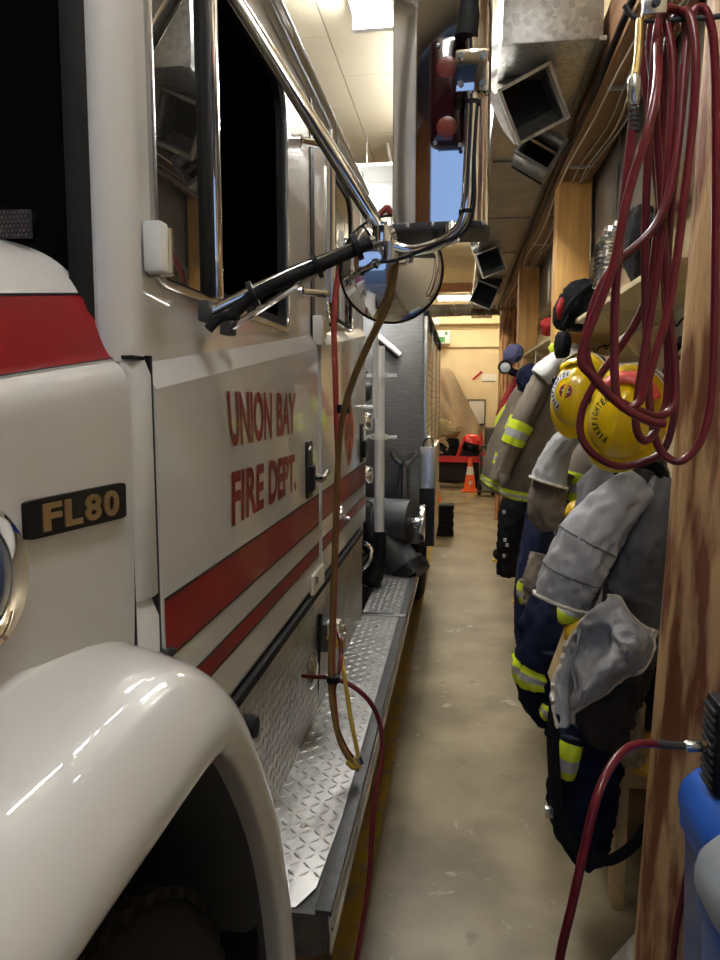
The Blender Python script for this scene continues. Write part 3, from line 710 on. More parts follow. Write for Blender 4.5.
# gap between cab and body: dark void with pipes and valves
b = MB(); b.box((-2.0, 3.2, .5), (-.75, 4.28, 1.9)); b.box((-.78, 3.2, .55), (-.45, 4.28, .64)); B('pump_void_shade', b, M['dark'])  # near-black boxes stand in for the shaded void behind the pipes
b = MB(); b.tube([(-.395, 3.50, .92), (-.395, 3.50, 1.84)], .025, 14); pp = B('white_pipe', b, M['white2'])
for z in (1.40, 1.70):
    b = MB(); b.cyl((-.395, 3.50, z-.012), (-.395, 3.50, z+.012), .040, 14); b.box((-.46, 3.49, z-.008), (-.31, 3.51, z+.008)); b.build('pipe_clamp', M['white2'], pp)
b = MB(); b.cyl((-.395, 3.50, .78), (-.395, 3.50, .93), .037, 14); b.build('pipe_elbow', M['black'], pp)
rnd = random.Random(11)
for k in range(9):
    y = 3.3+rnd.random()*.5; z = .8+rnd.random()*1.0
    b = MB(); b.tube(dense([(-.72, y, z), (-.58, y+rnd.uniform(-.1, .1), z+rnd.uniform(-.1, .1)), (-.47, y+rnd.uniform(-.15, .15), z+rnd.uniform(-.25, .25))], .04), .018+.012*rnd.random(), 10)
    B('pump_pipe', b, M['satin'] if k % 3 == 0 else M['iron'])
for k, (z, y) in enumerate(((1.62, 3.36), (1.22, 3.42), (1.05, 3.36), (1.48, 3.40))):
    b = MB(); b.lathe([(0, .03), (.035, .03), (.045, .015), (.045, -.01), (.02, -.03), (.02, -.2)], 18, Matrix.Translation((-.45, y, z)) @ Matrix.Rotation(PI/2, 4, 'Y')); B('gauge', b, M['chrome'] if k % 2 else M['iron'])
# large suction elbow with cap
vc = U(397, 522, Y=3.85)
b = MB(); b.cyl((vc.x-.19, 3.9, vc.z), (vc.x+.075, 3.85, vc.z), .125, 28); sv = B('suction_valve', b, M['iron'], bevel=.006)
b = MB(); b.cyl((vc.x-.03, 3.89, vc.z), (vc.x-.02, 3.888, vc.z), .132, 28); b.build('valve_flange', M['iron'], sv)
b = MB(); b.cyl((vc.x+.075, 3.85, vc.z), (vc.x+.13, 3.84, vc.z), .03, 14); b.cyl((vc.x+.125, 3.84, vc.z), (vc.x+.155, 3.84, vc.z), .10, 26); b.build('valve_handwheel', M['chrome'], sv, bevel=.004)
b = MB(); b.tube([(vc.x-.12, 3.86, vc.z-.04), (vc.x-.02, 3.82, vc.z-.16), (vc.x+.05, 3.79, vc.z-.24)], [.085, .10, .10], 22); el = b.build('valve_elbow', M['iron'], sv)
b = MB(); b.cyl((vc.x+.05, 3.79, vc.z-.24), (vc.x+.09, 3.77, vc.z-.29), .118, 26); b.build('suction_cap', M['black'], sv)
for k in range(6):
    a = 2*PI*k/6; d = Vector((.04, -.02, -.05)).normalized(); u = d.orthogonal().normalized(); v = d.cross(u)
    p = Vector((vc.x+.065, 3.782, vc.z-.26))+(u*math.cos(a)+v*math.sin(a))*.122
    b = MB(); b.cyl(p-d*.02, p+d*.03, .014, 8); b.build('cap_lug', M['black'], sv)
c = U(361, 563, Y=3.45); b = MB()
b.tube(dense([c+Vector((-.06, 0, .10)), c+Vector((.04, 0, .09)), c+Vector((.045, -.02, .02)), c+Vector((-.02, -.03, -.05)), c+Vector((-.05, -.04, -.11)), c+Vector((-.045, -.04, -.2))], .02), .015, 10); B('drain_lever', b, M['chrome'])
D = dense([(-.50, 3.55, .98), (-.42, 3.52, .86), (-.41, 3.50, .74), (-.44, 3.46, .66)], .014); b = MB(); b.tube(D, [.045*(1+.1*(i % 2)) for i in range(len(D))], 16); B('ribbed_hose', b, M['rubber'], smooth=80)
# box body behind the pump
b = MB(); b.box((-2.2, 4.30, .70), (-.225, 7.0, 2.085)); bx = B('body_box', b, M['steel'], bevel=.006)
b = MB(); b.box((-.226, 4.42, .95), (-.216, 6.95, 2.04)); sd = b.build('side_door_panel', M['white'], bx, bevel=.003)
for k in range(22):
    b = MB(); b.box((-.218, 4.45, .98+.047*k), (-.209, 6.92, .98+.047*k+.043)); b.build('shutter_slat', M['satin'], bx, bevel=.003)
for y in (4.36, 5.2, 6.05, 6.95):
    b = MB(); b.box((-.226, y-.035, .72), (-.202, y+.035, 2.08)); b.build('door_frame', M['satin'], bx, bevel=.003)
b = MB(); b.box((-.23, 4.30, 2.08), (-.195, 7.0, 2.10)); b.build('top_rail', M['black'], bx)
for y in (4.6, 5.2, 5.8, 6.4):
    b = MB(); b.box((-.20, y, 2.0), (-.185, y+.08, 2.06)); b.build('marker_lamp', M['black'], bx)
b = MB(); b.box((-.24, 4.26, .70), (-.145, 5.0, 1.30)); cb = B('side_locker', b, M['satin'], bevel=.006)
b = MB(); b.box((-.236, 4.252, .70), (-.150, 4.262, 1.05)); b.build('rubber_guard', M['rubber'], cb)
b = MB(); b.tube(dense([(-.22, 4.28, 1.30), (-.20, 4.27, 1.35), (-.17, 4.27, 1.35), (-.16, 4.28, 1.30)], .02), .008, 8); b.build('locker_handle', M['chrome'], cb)
c = U(392, 349, Y=4.2); T = Matrix.Translation(c); b = MB(); b.tube([c+Vector((-.09, 0, .07)), c+Vector((.05, -.02, -.045))], .028, 16); fl_ = B('scene_light', b, M['satin'])
b = MB(); b.box((c.x-.02, 4.2, c.z-.01), (c.x+.0, 4.31, c.z+.02)); b.build('light_bracket', M['iron'], fl_)
c = U(404, 478, Y=4.15)   # forked tool rack on the body's front
b = MB(); b.tube([c+Vector((0, 0, -.18)), c+Vector((0, 0, .10))], .020, 12); b.tube([c+Vector((.03, 0, -.26)), c+Vector((.025, 0, .06))], .008, 8); b.tube([c+Vector((-.03, 0, -.26)), c+Vector((-.025, 0, .06))], .008, 8); wr = B('wrench_holder', b, M['steel'])
for s in (-1, 1):
    b = MB(); b.tube(dense([c+Vector((0, 0, .08)), c+Vector((s*.04, 0, .10)), c+Vector((s*.075, 0, .15))], .02), .016, 10); b.build('wrench_fork', M['steel'], wr)
b = MB(); b.box((c.x-.16, 4.15, c.z-.30), (c.x+.06, 4.30, c.z-.265)); b.build('holder_shelf', M['iron'], wr)
b = MB(); b.box((-2.0, 4.4, .35), (-.5, 7.0, .70)); B('chassis', b, M['dark'])
for y in (5.6,):
    T = Matrix.Translation((-.27, y, .52)) @ Matrix.Rotation(PI/2, 4, 'Y')
    b = MB(); b.lathe([(.30, -.28), (.47, -.27), (.515, -.22), (.515, -.03), (.48, 0), (.32, 0), (.28, -.05), (0, -.05)], 48, T); B('rear_tyre', b, M['rubber'])

# mirrors and their tubes
mi = [(-.120, 1.262), (-.117, 1.2155), (-.079, 1.203), (-.074, 1.200), (.018, 1.200), (.022, 1.203), (.040, 1.245), (.040, 1.31), (-.12, 1.31)]
mt = MB(); mt.prism(mi, 2, 1.875, 2.42); mh = B('mirror_housing', mt, M['chrome'], bevel=.002)
b = MB(); b.prism([(x*1.0-.0025 if x < 0 else x+.0025, y-.003 if y < 1.26 else y) for x, y in mi], 2, 1.868, 1.879); b.build('mirror_lip', M['iron'], mh, bevel=.001)
b = MB(); b.box((-.116, 1.309, 1.885), (.036, 1.313, 2.41)); b.build('mirror_glass', M['chrome'], mh)
for x in (-.09, -.05, -.01, .03):
    b = MB(); b.lathe([(0, .003), (.003, .002), (.004, 0)], 10, Matrix.Translation((x, 1.198, 1.8745)) @ Matrix.Rotation(PI/2, 4, 'X')); b.build('mirror_screw', M['satin'], mh)
def MP(px, py, y=1.199): return U(px, py, Y=y)
a, c = MP(430, 150, 1.2), MP(466, 41, 1.2)
b = MB(); lp = rrect(a.x, c.x, a.z, c.z, .012)
b.grid([[(x, 1.201, z) for x, z in lp], [(x, 1.183, z) for x, z in lp], [(x, 1.180, z) for x, z in inset(lp, .005)]], True, True, True); ml = b.build('marker_light', M['lens'], mh, smooth=50)
for py in (67, 127):
    p = MP(447, py, 1.18); b = MB(); b.lathe([(0, .0016), (.008, .0015), (.0155, .0008), (.0175, 0)], 24, Matrix.Translation((p.x, 1.1805, p.z)) @ Matrix.Rotation(PI/2, 4, 'X')); b.build('amber_bulb', M['amber'], ml)
for px, py in ((438, 46), (435, 143), (460, 145)):
    p = MP(px, py, 1.18); b = MB(); b.lathe([(0, .003), (.003, .0025), (.004, 0)], 10, Matrix.Translation((p.x, 1.1802, p.z)) @ Matrix.Rotation(PI/2, 4, 'X')); b.build('lens_screw', M['satin'], ml)
p0 = MP(472, 74, 1.165)
b = MB(); b.cbox((p0.x, 1.166, p0.z), (.052, .032, .062)); mb_ = b.build('mirror_clamp', M['chrome'], mh, bevel=.006)
for sx in (-1, 1):
    for sz in (-1, 1):
        q = p0+Vector((sx*.017, 0, sz*.020)); b = MB(); b.cyl((q.x, 1.151, q.z), (q.x, 1.146, q.z), .005, 6); b.build('clamp_bolt', M['satin'], mb_)
AE = Vector((-.13, 1.2, 1.862))
tb = [MP(468, -60, 1.165), MP(470, 0, 1.165), MP(472, 60, 1.165), MP(472, 110, 1.165), MP(469, 170, 1.165), MP(467, 205, 1.165), MP(461, 226, 1.17), MP(446, 240, 1.18), MP(428, 247, 1.19), MP(410, 250, 1.2), MP(392, 246, 1.2)]
b = MB(); b.tube(dense(tb, .012), .0098, 14); tu = B('mirror_tube', b, M['chrome'])
b = MB(); b.tube([MP(470, -10, 1.165), MP(469, 15, 1.165), MP(466, 38, 1.165)], [.012, .016, .018], 14); b.build('rubber_boot', M['rubber'], tu)
for px, py in ((473, 103), (466, 212)):
    p = MP(px, py, 1.165); b = MB(); b.cyl(p-Vector((0, 0, .003)), p+Vector((0, 0, .003)), .0115, 14); b.build('cable_tie', M['black'], tu)
b = MB(); b.tube(dense([MP(477, 100, 1.16), MP(474, 150, 1.157), MP(474, 205, 1.157), MP(464, 232, 1.16), MP(440, 243, 1.17), MP(400, 259, 1.19), MP(380, 262, 1.19)], .015), .0028, 6); b.build('lamp_wire', M['black'], tu)
b = MB(); b.tube([MP(452, 226, 1.2), MP(452, 240, 1.19)], .013, 12); b.tube([MP(436, 224, 1.24), MP(436, 245, 1.2)], .006, 8); b.build('mirror_stem', M['chrome'], tu)
# arm from the door
A0 = U(212, 312, X=XD+.01)
b = MB(); b.tube(dense([A0, A0.lerp(AE, .5)+Vector((0, -.0, .004)), AE+Vector((.02, 0, 0))], .02), .0105, 12); ar = B('mirror_arm', b, M['chrome'])
b = MB(); b.tube(dense([A0+Vector((.035, -.012, -.010)), A0.lerp(AE, .3)+Vector((0, -.016, -.006)), A0.lerp(AE, .7)+Vector((0, -.016, -.008)), AE+Vector((-.02, -.01, -.014))], .02), .0105, 12); b.build('rubber_sleeve', M['rubber'], ar)
b = MB(); b.tube(dense([A0+Vector((.0, -.02, -.03)), A0+Vector((.02, -.012, -.010)), A0+Vector((.05, -.014, -.008))], .01), .008, 10); b.build('wiring_boot', M['rubber'], ar)
b = MB(); b.tube(dense([Vector((XD+.012, A0.y+.10, A0.z-.015)), A0.lerp(AE, .45)+Vector((0, .03, -.012)), AE+Vector((-.03, .01, -.006))], .02), .0065, 10); b.build('lower_strut', M['chrome'], ar)
for t in (.25, .62, .85):
    p = A0.lerp(AE, t); d = (AE-A0).normalized(); b = MB(); b.cyl(p+Vector((0, -.008, -.003))-d*.004, p+Vector((0, -.008, -.003))+d*.004, .022, 14); b.build('cable_tie', M['black'], ar)
b = MB(); b.cbox((XD+.004, A0.y, A0.z), (.02, .05, .035)); b.build('arm_foot', M['iron'], ar, bevel=.004)
b = MB(); b.cbox((XD+.004, A0.y+.10, A0.z-.015), (.02, .04, .03)); b.build('strut_foot', M['iron'], ar, bevel=.004)
b = MB(); b.cyl(AE+Vector((0, 0, -.014)), AE+Vector((0, 0, .012)), .018, 16); b.cyl(AE+Vector((0, 0, .012)), AE+Vector((0, 0, .02)), .008, 6); b.build('arm_pivot', M['chrome'], ar, bevel=.002)
# long brace to the roof
b = MB(); b0 = U(222, -22, X=XD+.015); dd = (AE-b0).normalized()
b.tube([b0-dd*.1, b0, b0.lerp(AE, .92), AE-dd*.012, AE+Vector((.004, 0, .006))], [.0125, .0125, .0125, .0085, .005], 14); B('mirror_brace', b, M['chrome'])
# round mirror
rc = U(391.5, 270, Y=1.34); T = Matrix.Translation(rc) @ Matrix.Rotation(math.radians(8), 4, 'Z') @ Matrix.Rotation(math.radians(97), 4, 'X')
b = MB(); R0 = .0865
b.lathe([(0, .020), (.012, .0198), (.03, .0182), (.055, .0135), (.075, .0075), (.088, .001), (.0945, -.004), (.0945, -.010), (.09, -.012), (0, -.012)], 56, T); rm = B('round_mirror', b, M['chrome'], smooth=50)
b = MB(); b.lathe([(.0935, -.002), (.097, -.006), (.0935, -.011)], 56, T); b.build('mirror_rim', M['rubber'], rm)
b = MB(); b.cyl(AE+Vector((.012, 0, -.01)), AE+Vector((.012, .004, -.04)), .012, 14); b.cyl(AE+Vector((.012, .004, -.04)), rc+Vector((0, -.04, .02)), .009, 10); b.build('mirror_mount', M['satin'], rm)

# ------------------------------------------------------------------ cloth helpers
def loft_fn(rows, fold=.10, seed=0, freq=2.2, squash=1.0):
    """rows: (px, py, Y, half width in px, half depth in m) along the garment's centre line -> F(u, v, off)"""
    P, W = [], []
    for px, py, Y, hw, d in rows:
        c = U(px, py, Y=Y); P.append(c); W.append(Vector((abs(U(px+hw, py, Y=Y).x-c.x), d, 0)))
    n = len(P)
    def F(u, v, off=0.0):
        s = min(max(v, 0), 1)*(n-1); k = min(int(s), n-2); t = s-k
        p = crom(P, k, t); w_ = crom(W, k, t); e = .02
        k2 = min(int(min(s+e, n-1)), n-2); k1 = min(int(max(s-e, 0)), n-2)
        tg = (crom(P, k2, min(s+e, n-1)-k2)-crom(P, k1, max(s-e, 0)-k1)).normalized()
        a = tg.cross(Vector((0, 1, 0))); a = a.normalized() if a.length > .05 else Vector((1, 0, 0)); b_ = a.cross(tg).normalized()
        th = 2*PI*u; c_, s_ = math.cos(th), math.sin(th)
        q = Vector((c_*freq*.5+seed*3.1, s_*freq*.5+seed, s*.35*squash))
        f = noise.noise(q)*1.0 + .6*noise.noise(q*2.3+Vector((5, 0, 0))) + .25*noise.noise(Vector((c_*3+seed, s_*3, s*3.0)))
        amp = fold*(.35+.65*min(1, v*1.6))
        w1, w2 = max(w_.x, .004), max(w_.y, .004)
        q3 = Vector((c_*w1*34+seed*5.7, s_*w2*34, p.z*22*squash)); wr = .5-abs(noise.noise(q3))-.5*abs(noise.noise(q3*2.1+Vector((3, 8, 1))))
        r = 1+amp*f*1.6; off += .030*wr*min(1, fold*9)*min(1, w1*12)
        return p + a*(w1*c_*r+off*c_) + b_*(w2*s_*r+off*s_)
    return F
def garment(name, rows, m, parent, fold=.10, seed=0, nv=30, nu=40, cap0=True, cap1=True, freq=2.2, v0=0.0, v1=1.0, off=0.0, squash=1.0):
    Fn = loft_fn(rows, fold, seed, freq, squash); b = MB()
    b.grid([[Fn(j/nu, v0+(v1-v0)*i/nv, off) for j in range(nu)] for i in range(nv+1)], True, cap0, cap1)
    return b.build(name, m, parent, smooth=70), Fn
def hivis(Fn, v0, v1, parent, off=.0065, nu=40):
    """lime, silver, lime tape sewn round a garment"""
    b = MB()
    for i, (a, c, k) in enumerate(((0, .34, 0), (.34, .66, 1), (.66, 1, 0))):
        b.mi = k; b.grid([[Fn(j/nu, v0+(v1-v0)*(a+(c-a)*q/3), off) for j in range(nu)] for q in range(4)], True)
    return b.build('reflective_band', [M['lime'], M['silver']], parent, smooth=70)
def cloth(name, ctrl, m, parent, n=22, amp=.012, seed=0, solid=.004, freq=9.0):
    """a sheet through a grid of points of the place"""
    rows = [spline(r, n) for r in ctrl]; cols = [spline([rows[i][j] for i in range(len(rows))], n) for j in range(n)]
    G = [[None]*n for _ in range(n)]
    for j in range(n):
        for i in range(n):
            p = cols[j][i]; q = p*freq+Vector((seed, 0, 0))
            wr = .5-abs(noise.noise(p*24+Vector((seed, 2, 0))))-.5*abs(noise.noise(p*52+Vector((0, seed, 5))))
            p = p+Vector((-.35, -.8, .3))*wr*.036
            G[i][j] = p+Vector((noise.noise(q), noise.noise(q+Vector((7, 3, 1))), noise.noise(q+Vector((1, 9, 4)))))*amp
    b = MB(); b.grid(G); return b.build(name, m, parent, smooth=70, solid=solid), G

# ------------------------------------------------------------------ shelf over the coats
XS, ZS = .505, 1.945
sh = thing('wall_shelf', 'long pale wooden shelf over the row of hanging coats', 'shelf', (.67, 4.6, ZS))
b = MB(); b.box((XS, 1.84, ZS-.018), (XR-.02, 6.35, ZS)); b.build('board', M['plye'], sh, bevel=.002)
b = MB(); b.box((XR-.045, 1.84, ZS-.16), (XR-.02, 6.35, ZS-.018)); b.build('hook_rail', M['plye'], sh, bevel=.002)
for y in (1.86, 2.95, 4.25, 5.4, 6.32):
    b = MB(); b.prism([(XS+.02, ZS-.018), (XR-.02, ZS-.018), (XR-.02, ZS-.30), (XR-.06, ZS-.30)], 1, y-.012, y+.012); b.build('bracket', M['plye'], sh)
for i, y in enumerate((2.1, 2.35, 2.6, 3.1, 3.4, 3.8, 4.1, 4.5, 4.8, 5.2, 5.7, 6.1)):
    b = MB(); x = XR-.045
    b.tube(dense([(x, y, ZS-.07), (x-.05, y, ZS-.08), (x-.075, y, ZS-.11), (x-.085, y, ZS-.085)], .012), .004, 6); b.build('coat_hook', M['iron'], sh)
# things on the shelf
t = thing('backpack', 'black backpack with red trim slumped over the shelf edge', 'bag', U(578, 330, Y=3.5))
b, _ = garment('bag_body', [(570, 330, 3.5, 12, .06), (572, 318, 3.5, 19, .13), (582, 303, 3.5, 22, .15), (592, 291, 3.5, 15, .12), (598, 284, 3.5, 7, .05)], M['black_c'], t, fold=.12, seed=3)
b = MB(); b.tube(dense([U(561, 330, Y=3.4), U(566, 312, Y=3.36), U(576, 297, Y=3.34), U(590, 286, Y=3.36), U(606, 285, Y=3.4)], .02), .012, 8); b.build('strap', M['black_c'], t)
b = MB(); b.tube(dense([U(561, 318, Y=3.42), U(560, 308, Y=3.40), U(563, 300, Y=3.42)], .01), .018, 8); b.build('red_trim', M['redc'], t)
t = thing('hanging_pouch', 'small black pouch hanging below the backpack from the shelf edge', 'pouch', U(563, 340, Y=3.35))
garment('pouch_body', [(564, 332, 3.35, 5, .03), (563, 338, 3.35, 8, .05), (562, 350, 3.35, 8, .05), (562, 358, 3.35, 6, .04)], M['black_c'], t, seed=5)
b = MB(); b.tube(dense([U(568, 316, Y=3.35), U(564, 325, Y=3.33), U(564, 334, Y=3.35)], .01), .007, 8); b.build('pouch_strap', M['black_c'], t)
t = tag(garment('folded_cloth', [(556, 322, 4.6, 3, .03), (550, 325, 4.6, 8, .1), (546, 331, 4.6, 6, .1), (543, 334, 4.6, 2, .04)], M['redc'], None, seed=8)[0], 'red folded cloth on the shelf left of the black backpack', 'cloth')
t = tag(garment('cloth_cap', [(522, 347, 5.9, 3, .03), (517, 351, 5.9, 8, .08), (510, 357, 5.9, 8, .08), (505, 362, 5.9, 3, .03)], M['lav'], None, seed=9)[0], 'purple blue cloth lying at the far end of the shelf', 'cloth')
hc = U(505, 367, Y=5.75)
t = thing('head_lamp', 'white round lamp with a black rim at the far end of the shelf', 'lamp', hc)
T = Matrix.Translation(hc) @ Matrix.Rotation(math.radians(100), 4, 'X')
b = MB(); b.lathe([(.040, .012), (.050, .015), (.056, 0), (.050, -.03), (0, -.03)], 24, T); b.build('lamp_rim', M['black'], t)
b = MB(); b.lathe([(0, .014), (.025, .012), (.041, .006)], 24, T); b.build('lamp_face', M['paper'], t)
b = MB(); b.tube(dense([hc+Vector((.04, .02, -.03)), hc+Vector((.10, .03, -.05)), hc+Vector((.15, .04, -.03))], .02), .03, 10); b.build('lamp_strap', M['black_c'], t)
t = tag(garment('kit_bag', [(645, 284, 2.45, 10, .08), (646, 262, 2.45, 18, .13), (643, 236, 2.45, 19, .13), (640, 215, 2.45, 12, .09), (641, 207, 2.45, 4, .03)], M['black_c'], None, seed=12, fold=.16)[0], 'black kit bag on the near end of the shelf behind the red hoses', 'bag')
# sign on the wall board and papers
c = U(676, 328, Y=2.05); c.x = XR-.021
def wall_paper(px, py, w_, h_, lines, label):
    d = ray(px, py); s = (XR-.049)/d.x; p = Vector((XR-.049, d.y*s, CH+d.z*s))
    b = MB(); b.box((XR-.049, p.y-w_/2, p.z-h_/2), (XR-.0448, p.y+w_/2, p.z+h_/2)); o = tag(b.build('wall_sign', M['paper']), label, 'sign')
    for word, v, hh in lines:
        b = MB(); x = XR-.0498; letters(b, word, lambda u, q: (x, p.y+w_*.42-u*w_*.84, p.z+h_*(v-.5)+q*hh), .03); b.build('sign_lettering', M['ink'], o, smooth=0)
    return o
wall_paper(677, 335, .22, .24, (('30', .10, .09),), 'white sign reading 30 on the board beside the nearest log post')

# ------------------------------------------------------------------ helmets
def helmet(name, label, loc, rot, words, emblem, edge, size=1.0):
    t = thing(name, label, 'helmet'); A, Bx, Cz = .150, .120, .135
    def S(x, y, off=0.0):
        q = max(0.0, 1-(x/A)**2-(y/Bx)**2); return Vector((x, y, Cz*math.sqrt(q)+off))
    b = MB(); G = []
    for i in range(15):
        f = PI/2*i/14
        G.append([((A*math.sin(f))*math.cos(2*PI*k/40), (Bx*math.sin(f))*math.sin(2*PI*k/40), Cz*math.cos(f)+(.006*math.exp(-((Bx*math.sin(f)*math.sin(2*PI*k/40))/.012)**2) if f < 1.45 else 0)) for k in range(40)])
    b.grid(G, True); b.build('shell', M['ylw'], t, smooth=80)
    b = MB(); rim = [[((A+o)*(1+(.16 if math.cos(2*PI*k/40) < -.2 else .05)*g)*math.cos(2*PI*k/40), (Bx+o)*math.sin(2*PI*k/40), z) for k in range(40)] for o, z, g in ((-.004, .012, 0), (.010, .004, .3), (.026, -.006, 1), (.028, -.012, 1), (.010, -.010, .3), (-.008, -.004, 0))]
    b.grid(rim, True); b.build('brim', M['ylw'], t, smooth=80)
    b = MB(); b.grid([[((A+o)*math.cos(a), (Bx+o)*math.sin(a), z) for a in [-.9+1.8*k/20 for k in range(21)]] for o, z in ((.004, .012), (.012, .035), (.004, .075), (-.024, .100))]); b.build('front_guard', M[edge], t, smooth=80, solid=.004)
    b = MB(); b.grid([[((A+.035)*math.cos(a)*1.02, (Bx+.03)*math.sin(a), z) for a in [-.95+1.9*k/20 for k in range(21)]] for z in (.03, -.02, -.085)]); v_ = b.build('visor', M['clear'], t, smooth=80, solid=.003)
    ev = [((A+.035)*math.cos(-.95+1.9*k/20)*1.02, (Bx+.03)*math.sin(-.95+1.9*k/20), z) for z, ks in ((.03, range(21)), (-.085, range(20, -1, -1))) for k in ks]
    b = MB(); b.tube(ev+[ev[0]], .0028, 6); b.build('visor_edge', M['cream'], v_)
    for s in (-1, 1):
        b = MB(); b.lathe([(0, .012), (.014, .012), (.018, .004), (.018, 0)], 18, Matrix.Translation((.03, s*(Bx+.004), .025)) @ Matrix.Rotation(-s*PI/2, 4, 'X')); b.build('visor_knob', M['black'], t)
    b = MB(); b.tube(dense([(-.02, Bx-.01, 0), (.0, Bx*.6, -.09), (.0, 0, -.125), (.0, -Bx*.6, -.09), (-.02, -Bx+.01, 0)], .02), .008, 8); b.build('chin_strap', M['cream'], t)
    # lettering round the crown on a pale arc
    if words:
        r0, r1 = .066, .090; a0, a1 = math.radians(words[1]), math.radians(words[2]); n = len(words[0])
        da = (a1-a0)/n
        b = MB(); b.grid([[S((r0-.006+(r1-r0+.012)*i/3)*math.cos(a0+(a1-a0)*j/30), (r0-.006+(r1-r0+.012)*i/3)*math.sin(a0+(a1-a0)*j/30), .0022) for j in range(31)] for i in range(4)]); st = b.build('crown_sticker', words[3], t, smooth=80)
        b = MB()
        for i, ch in enumerate(words[0]):
            ca = a0+da*(i+.5); wd = abs(da)*r0*.42*(.45 if ch == 'I' else 1)
            def Fn(u, v, ca=ca, wd=wd):
                # u runs with the reading direction, v outwards from the crown's middle
                r = r0+(r1-r0)*v; tx, ty = -math.sin(ca), math.cos(ca); sg = 1 if da > 0 else -1
                x = r*math.cos(ca)+sg*tx*wd*(2*u-1); y = r*math.sin(ca)+sg*ty*wd*(2*u-1)
                return S(x, y, .0034)
            letters(b, ch, Fn, .04)
        b.build('crown_lettering', M['ink'], st, smooth=0)
    if emblem:
        b = MB(); b.grid([[S(r*math.cos(2*PI*k/24), r*math.sin(2*PI*k/24), .003) for k in range(24)] for r in (.0005, .012, .024, .032)], True); e = b.build('crest', M['paper'], t, smooth=80)
        b = MB(); b.grid([[S(r*math.cos(2*PI*k/24), r*math.sin(2*PI*k/24), .0036) for k in range(24)] for r in (.022, .027, .031)], True); b.build('crest_ring', M['redm'], e, smooth=80)
        b = MB()
        for k in range(3):
            a = PI*k/3; c_, s_ = math.cos(a), math.sin(a)
            b.add([S(u*c_-v*s_, u*s_+v*c_, .004) for u, v in ((-.021, -.0065), (.021, -.0065), (.021, .0065), (-.021, .0065))], [(0, 1, 2, 3)])
        b.build('crest_star', M['navy'], e, smooth=0)
    t.matrix_world = Matrix.Translation(loc) @ rot @ Matrix.Scale(size, 4)
    return t
def aim(n, up):
    """rotation whose local Z looks along n and whose local X lies along up"""
    n = Vector(n).normalized(); x = Vector(up); x = (x-n*x.dot(n)).normalized(); y = n.cross(x)
    return Matrix((x, y, n)).transposed().to_4x4()
hl = U(624, 417, Y=2.06)
helmet('fire_helmet', 'yellow fire helmet nearest the camera with a red front guard, hung behind the red hoses', hl, aim((-.42, -1, -.05), (.25, -.1, 1)), ('FIREFIGHTER', 172, 38, M['ylw']), False, 'pink', .78)
h2 = U(580, 394, Y=2.56)
helmet('fire_helmet', 'smaller looking yellow fire helmet with a round crest, left of the nearest helmet', h2, aim((-.62, -.85, .10), (.25, -.1, 1)), ('FIREFIGHTER', 168, 12, M['paper']), True, 'ylw', .76)
for k, (p, lab) in enumerate(((hl, 'black strap the nearest helmet hangs by'), (h2, 'pale strap the crested helmet hangs by'))):
    b = MB(); b.tube(dense([p+Vector((.09, .04, .05)), p+Vector((.15, .05, .20)), (XR-.13, p.y+.05, ZS-.10)], .03), .009, 8)
    tag(b.build('helmet_strap', M['black_c'] if k == 0 else M['cream']), lab, 'strap')

# ------------------------------------------------------------------ turnout gear, near to far
base = lambda rows: U(rows[-1][0], rows[-1][1], Y=rows[-1][2])
# 1 grey quilted coat
rows = [(655, 452, 2.28, 10, .05), (640, 468, 2.26, 36, .10), (632, 500, 2.25, 52, .13), (630, 540, 2.25, 52, .15), (632, 580, 2.25, 50, .16), (632, 622, 2.26, 42, .15), (634, 650, 2.27, 34, .13)]
t = thing('grey_coat', 'dark grey turnout coat with a pale quilted sleeve hung beside the nearest post', 'coat', base(rows))
garment('coat_body', rows, M['grey_d'], t, fold=.12, seed=2, nv=40, nu=56, freq=3)
rows = [(640, 486, 2.10, 22, .05), (618, 504, 2.08, 24, .06), (592, 534, 2.06, 27, .065), (573, 570, 2.06, 27, .065), (560, 602, 2.06, 25, .035)]
o, Fn = garment('sleeve', rows, M['grey'], t, fold=.09, seed=6, nv=40, nu=48)
part(o, 'pale grey quilted sleeve')
b = MB(); b.tube([Fn(j/40, 1.0, .002) for j in range(41)], .0055, 8, False); b.build('sleeve_hem', M['cream'], o)
for v in (.55, .78):
    b = MB(); b.tube([Fn(j/40, v, .001) for j in range(41)], .0025, 6, False); b.build('seam', M['grey_d'], o)
rows = [(668, 480, 2.12, 14, .05), (655, 520, 2.10, 22, .06), (640, 560, 2.10, 26, .06), (628, 596, 2.10, 22, .05)]
garment('sleeve', rows, M['grey_d'], t, fold=.12, seed=16)
b = MB(); b.tube(dense([U(612, 470, Y=2.12), U(635, 462, Y=2.10), U(660, 470, Y=2.1), U(668, 500, Y=2.08)], .02), .016, 8); b.build('collar', M['black_c'], t)
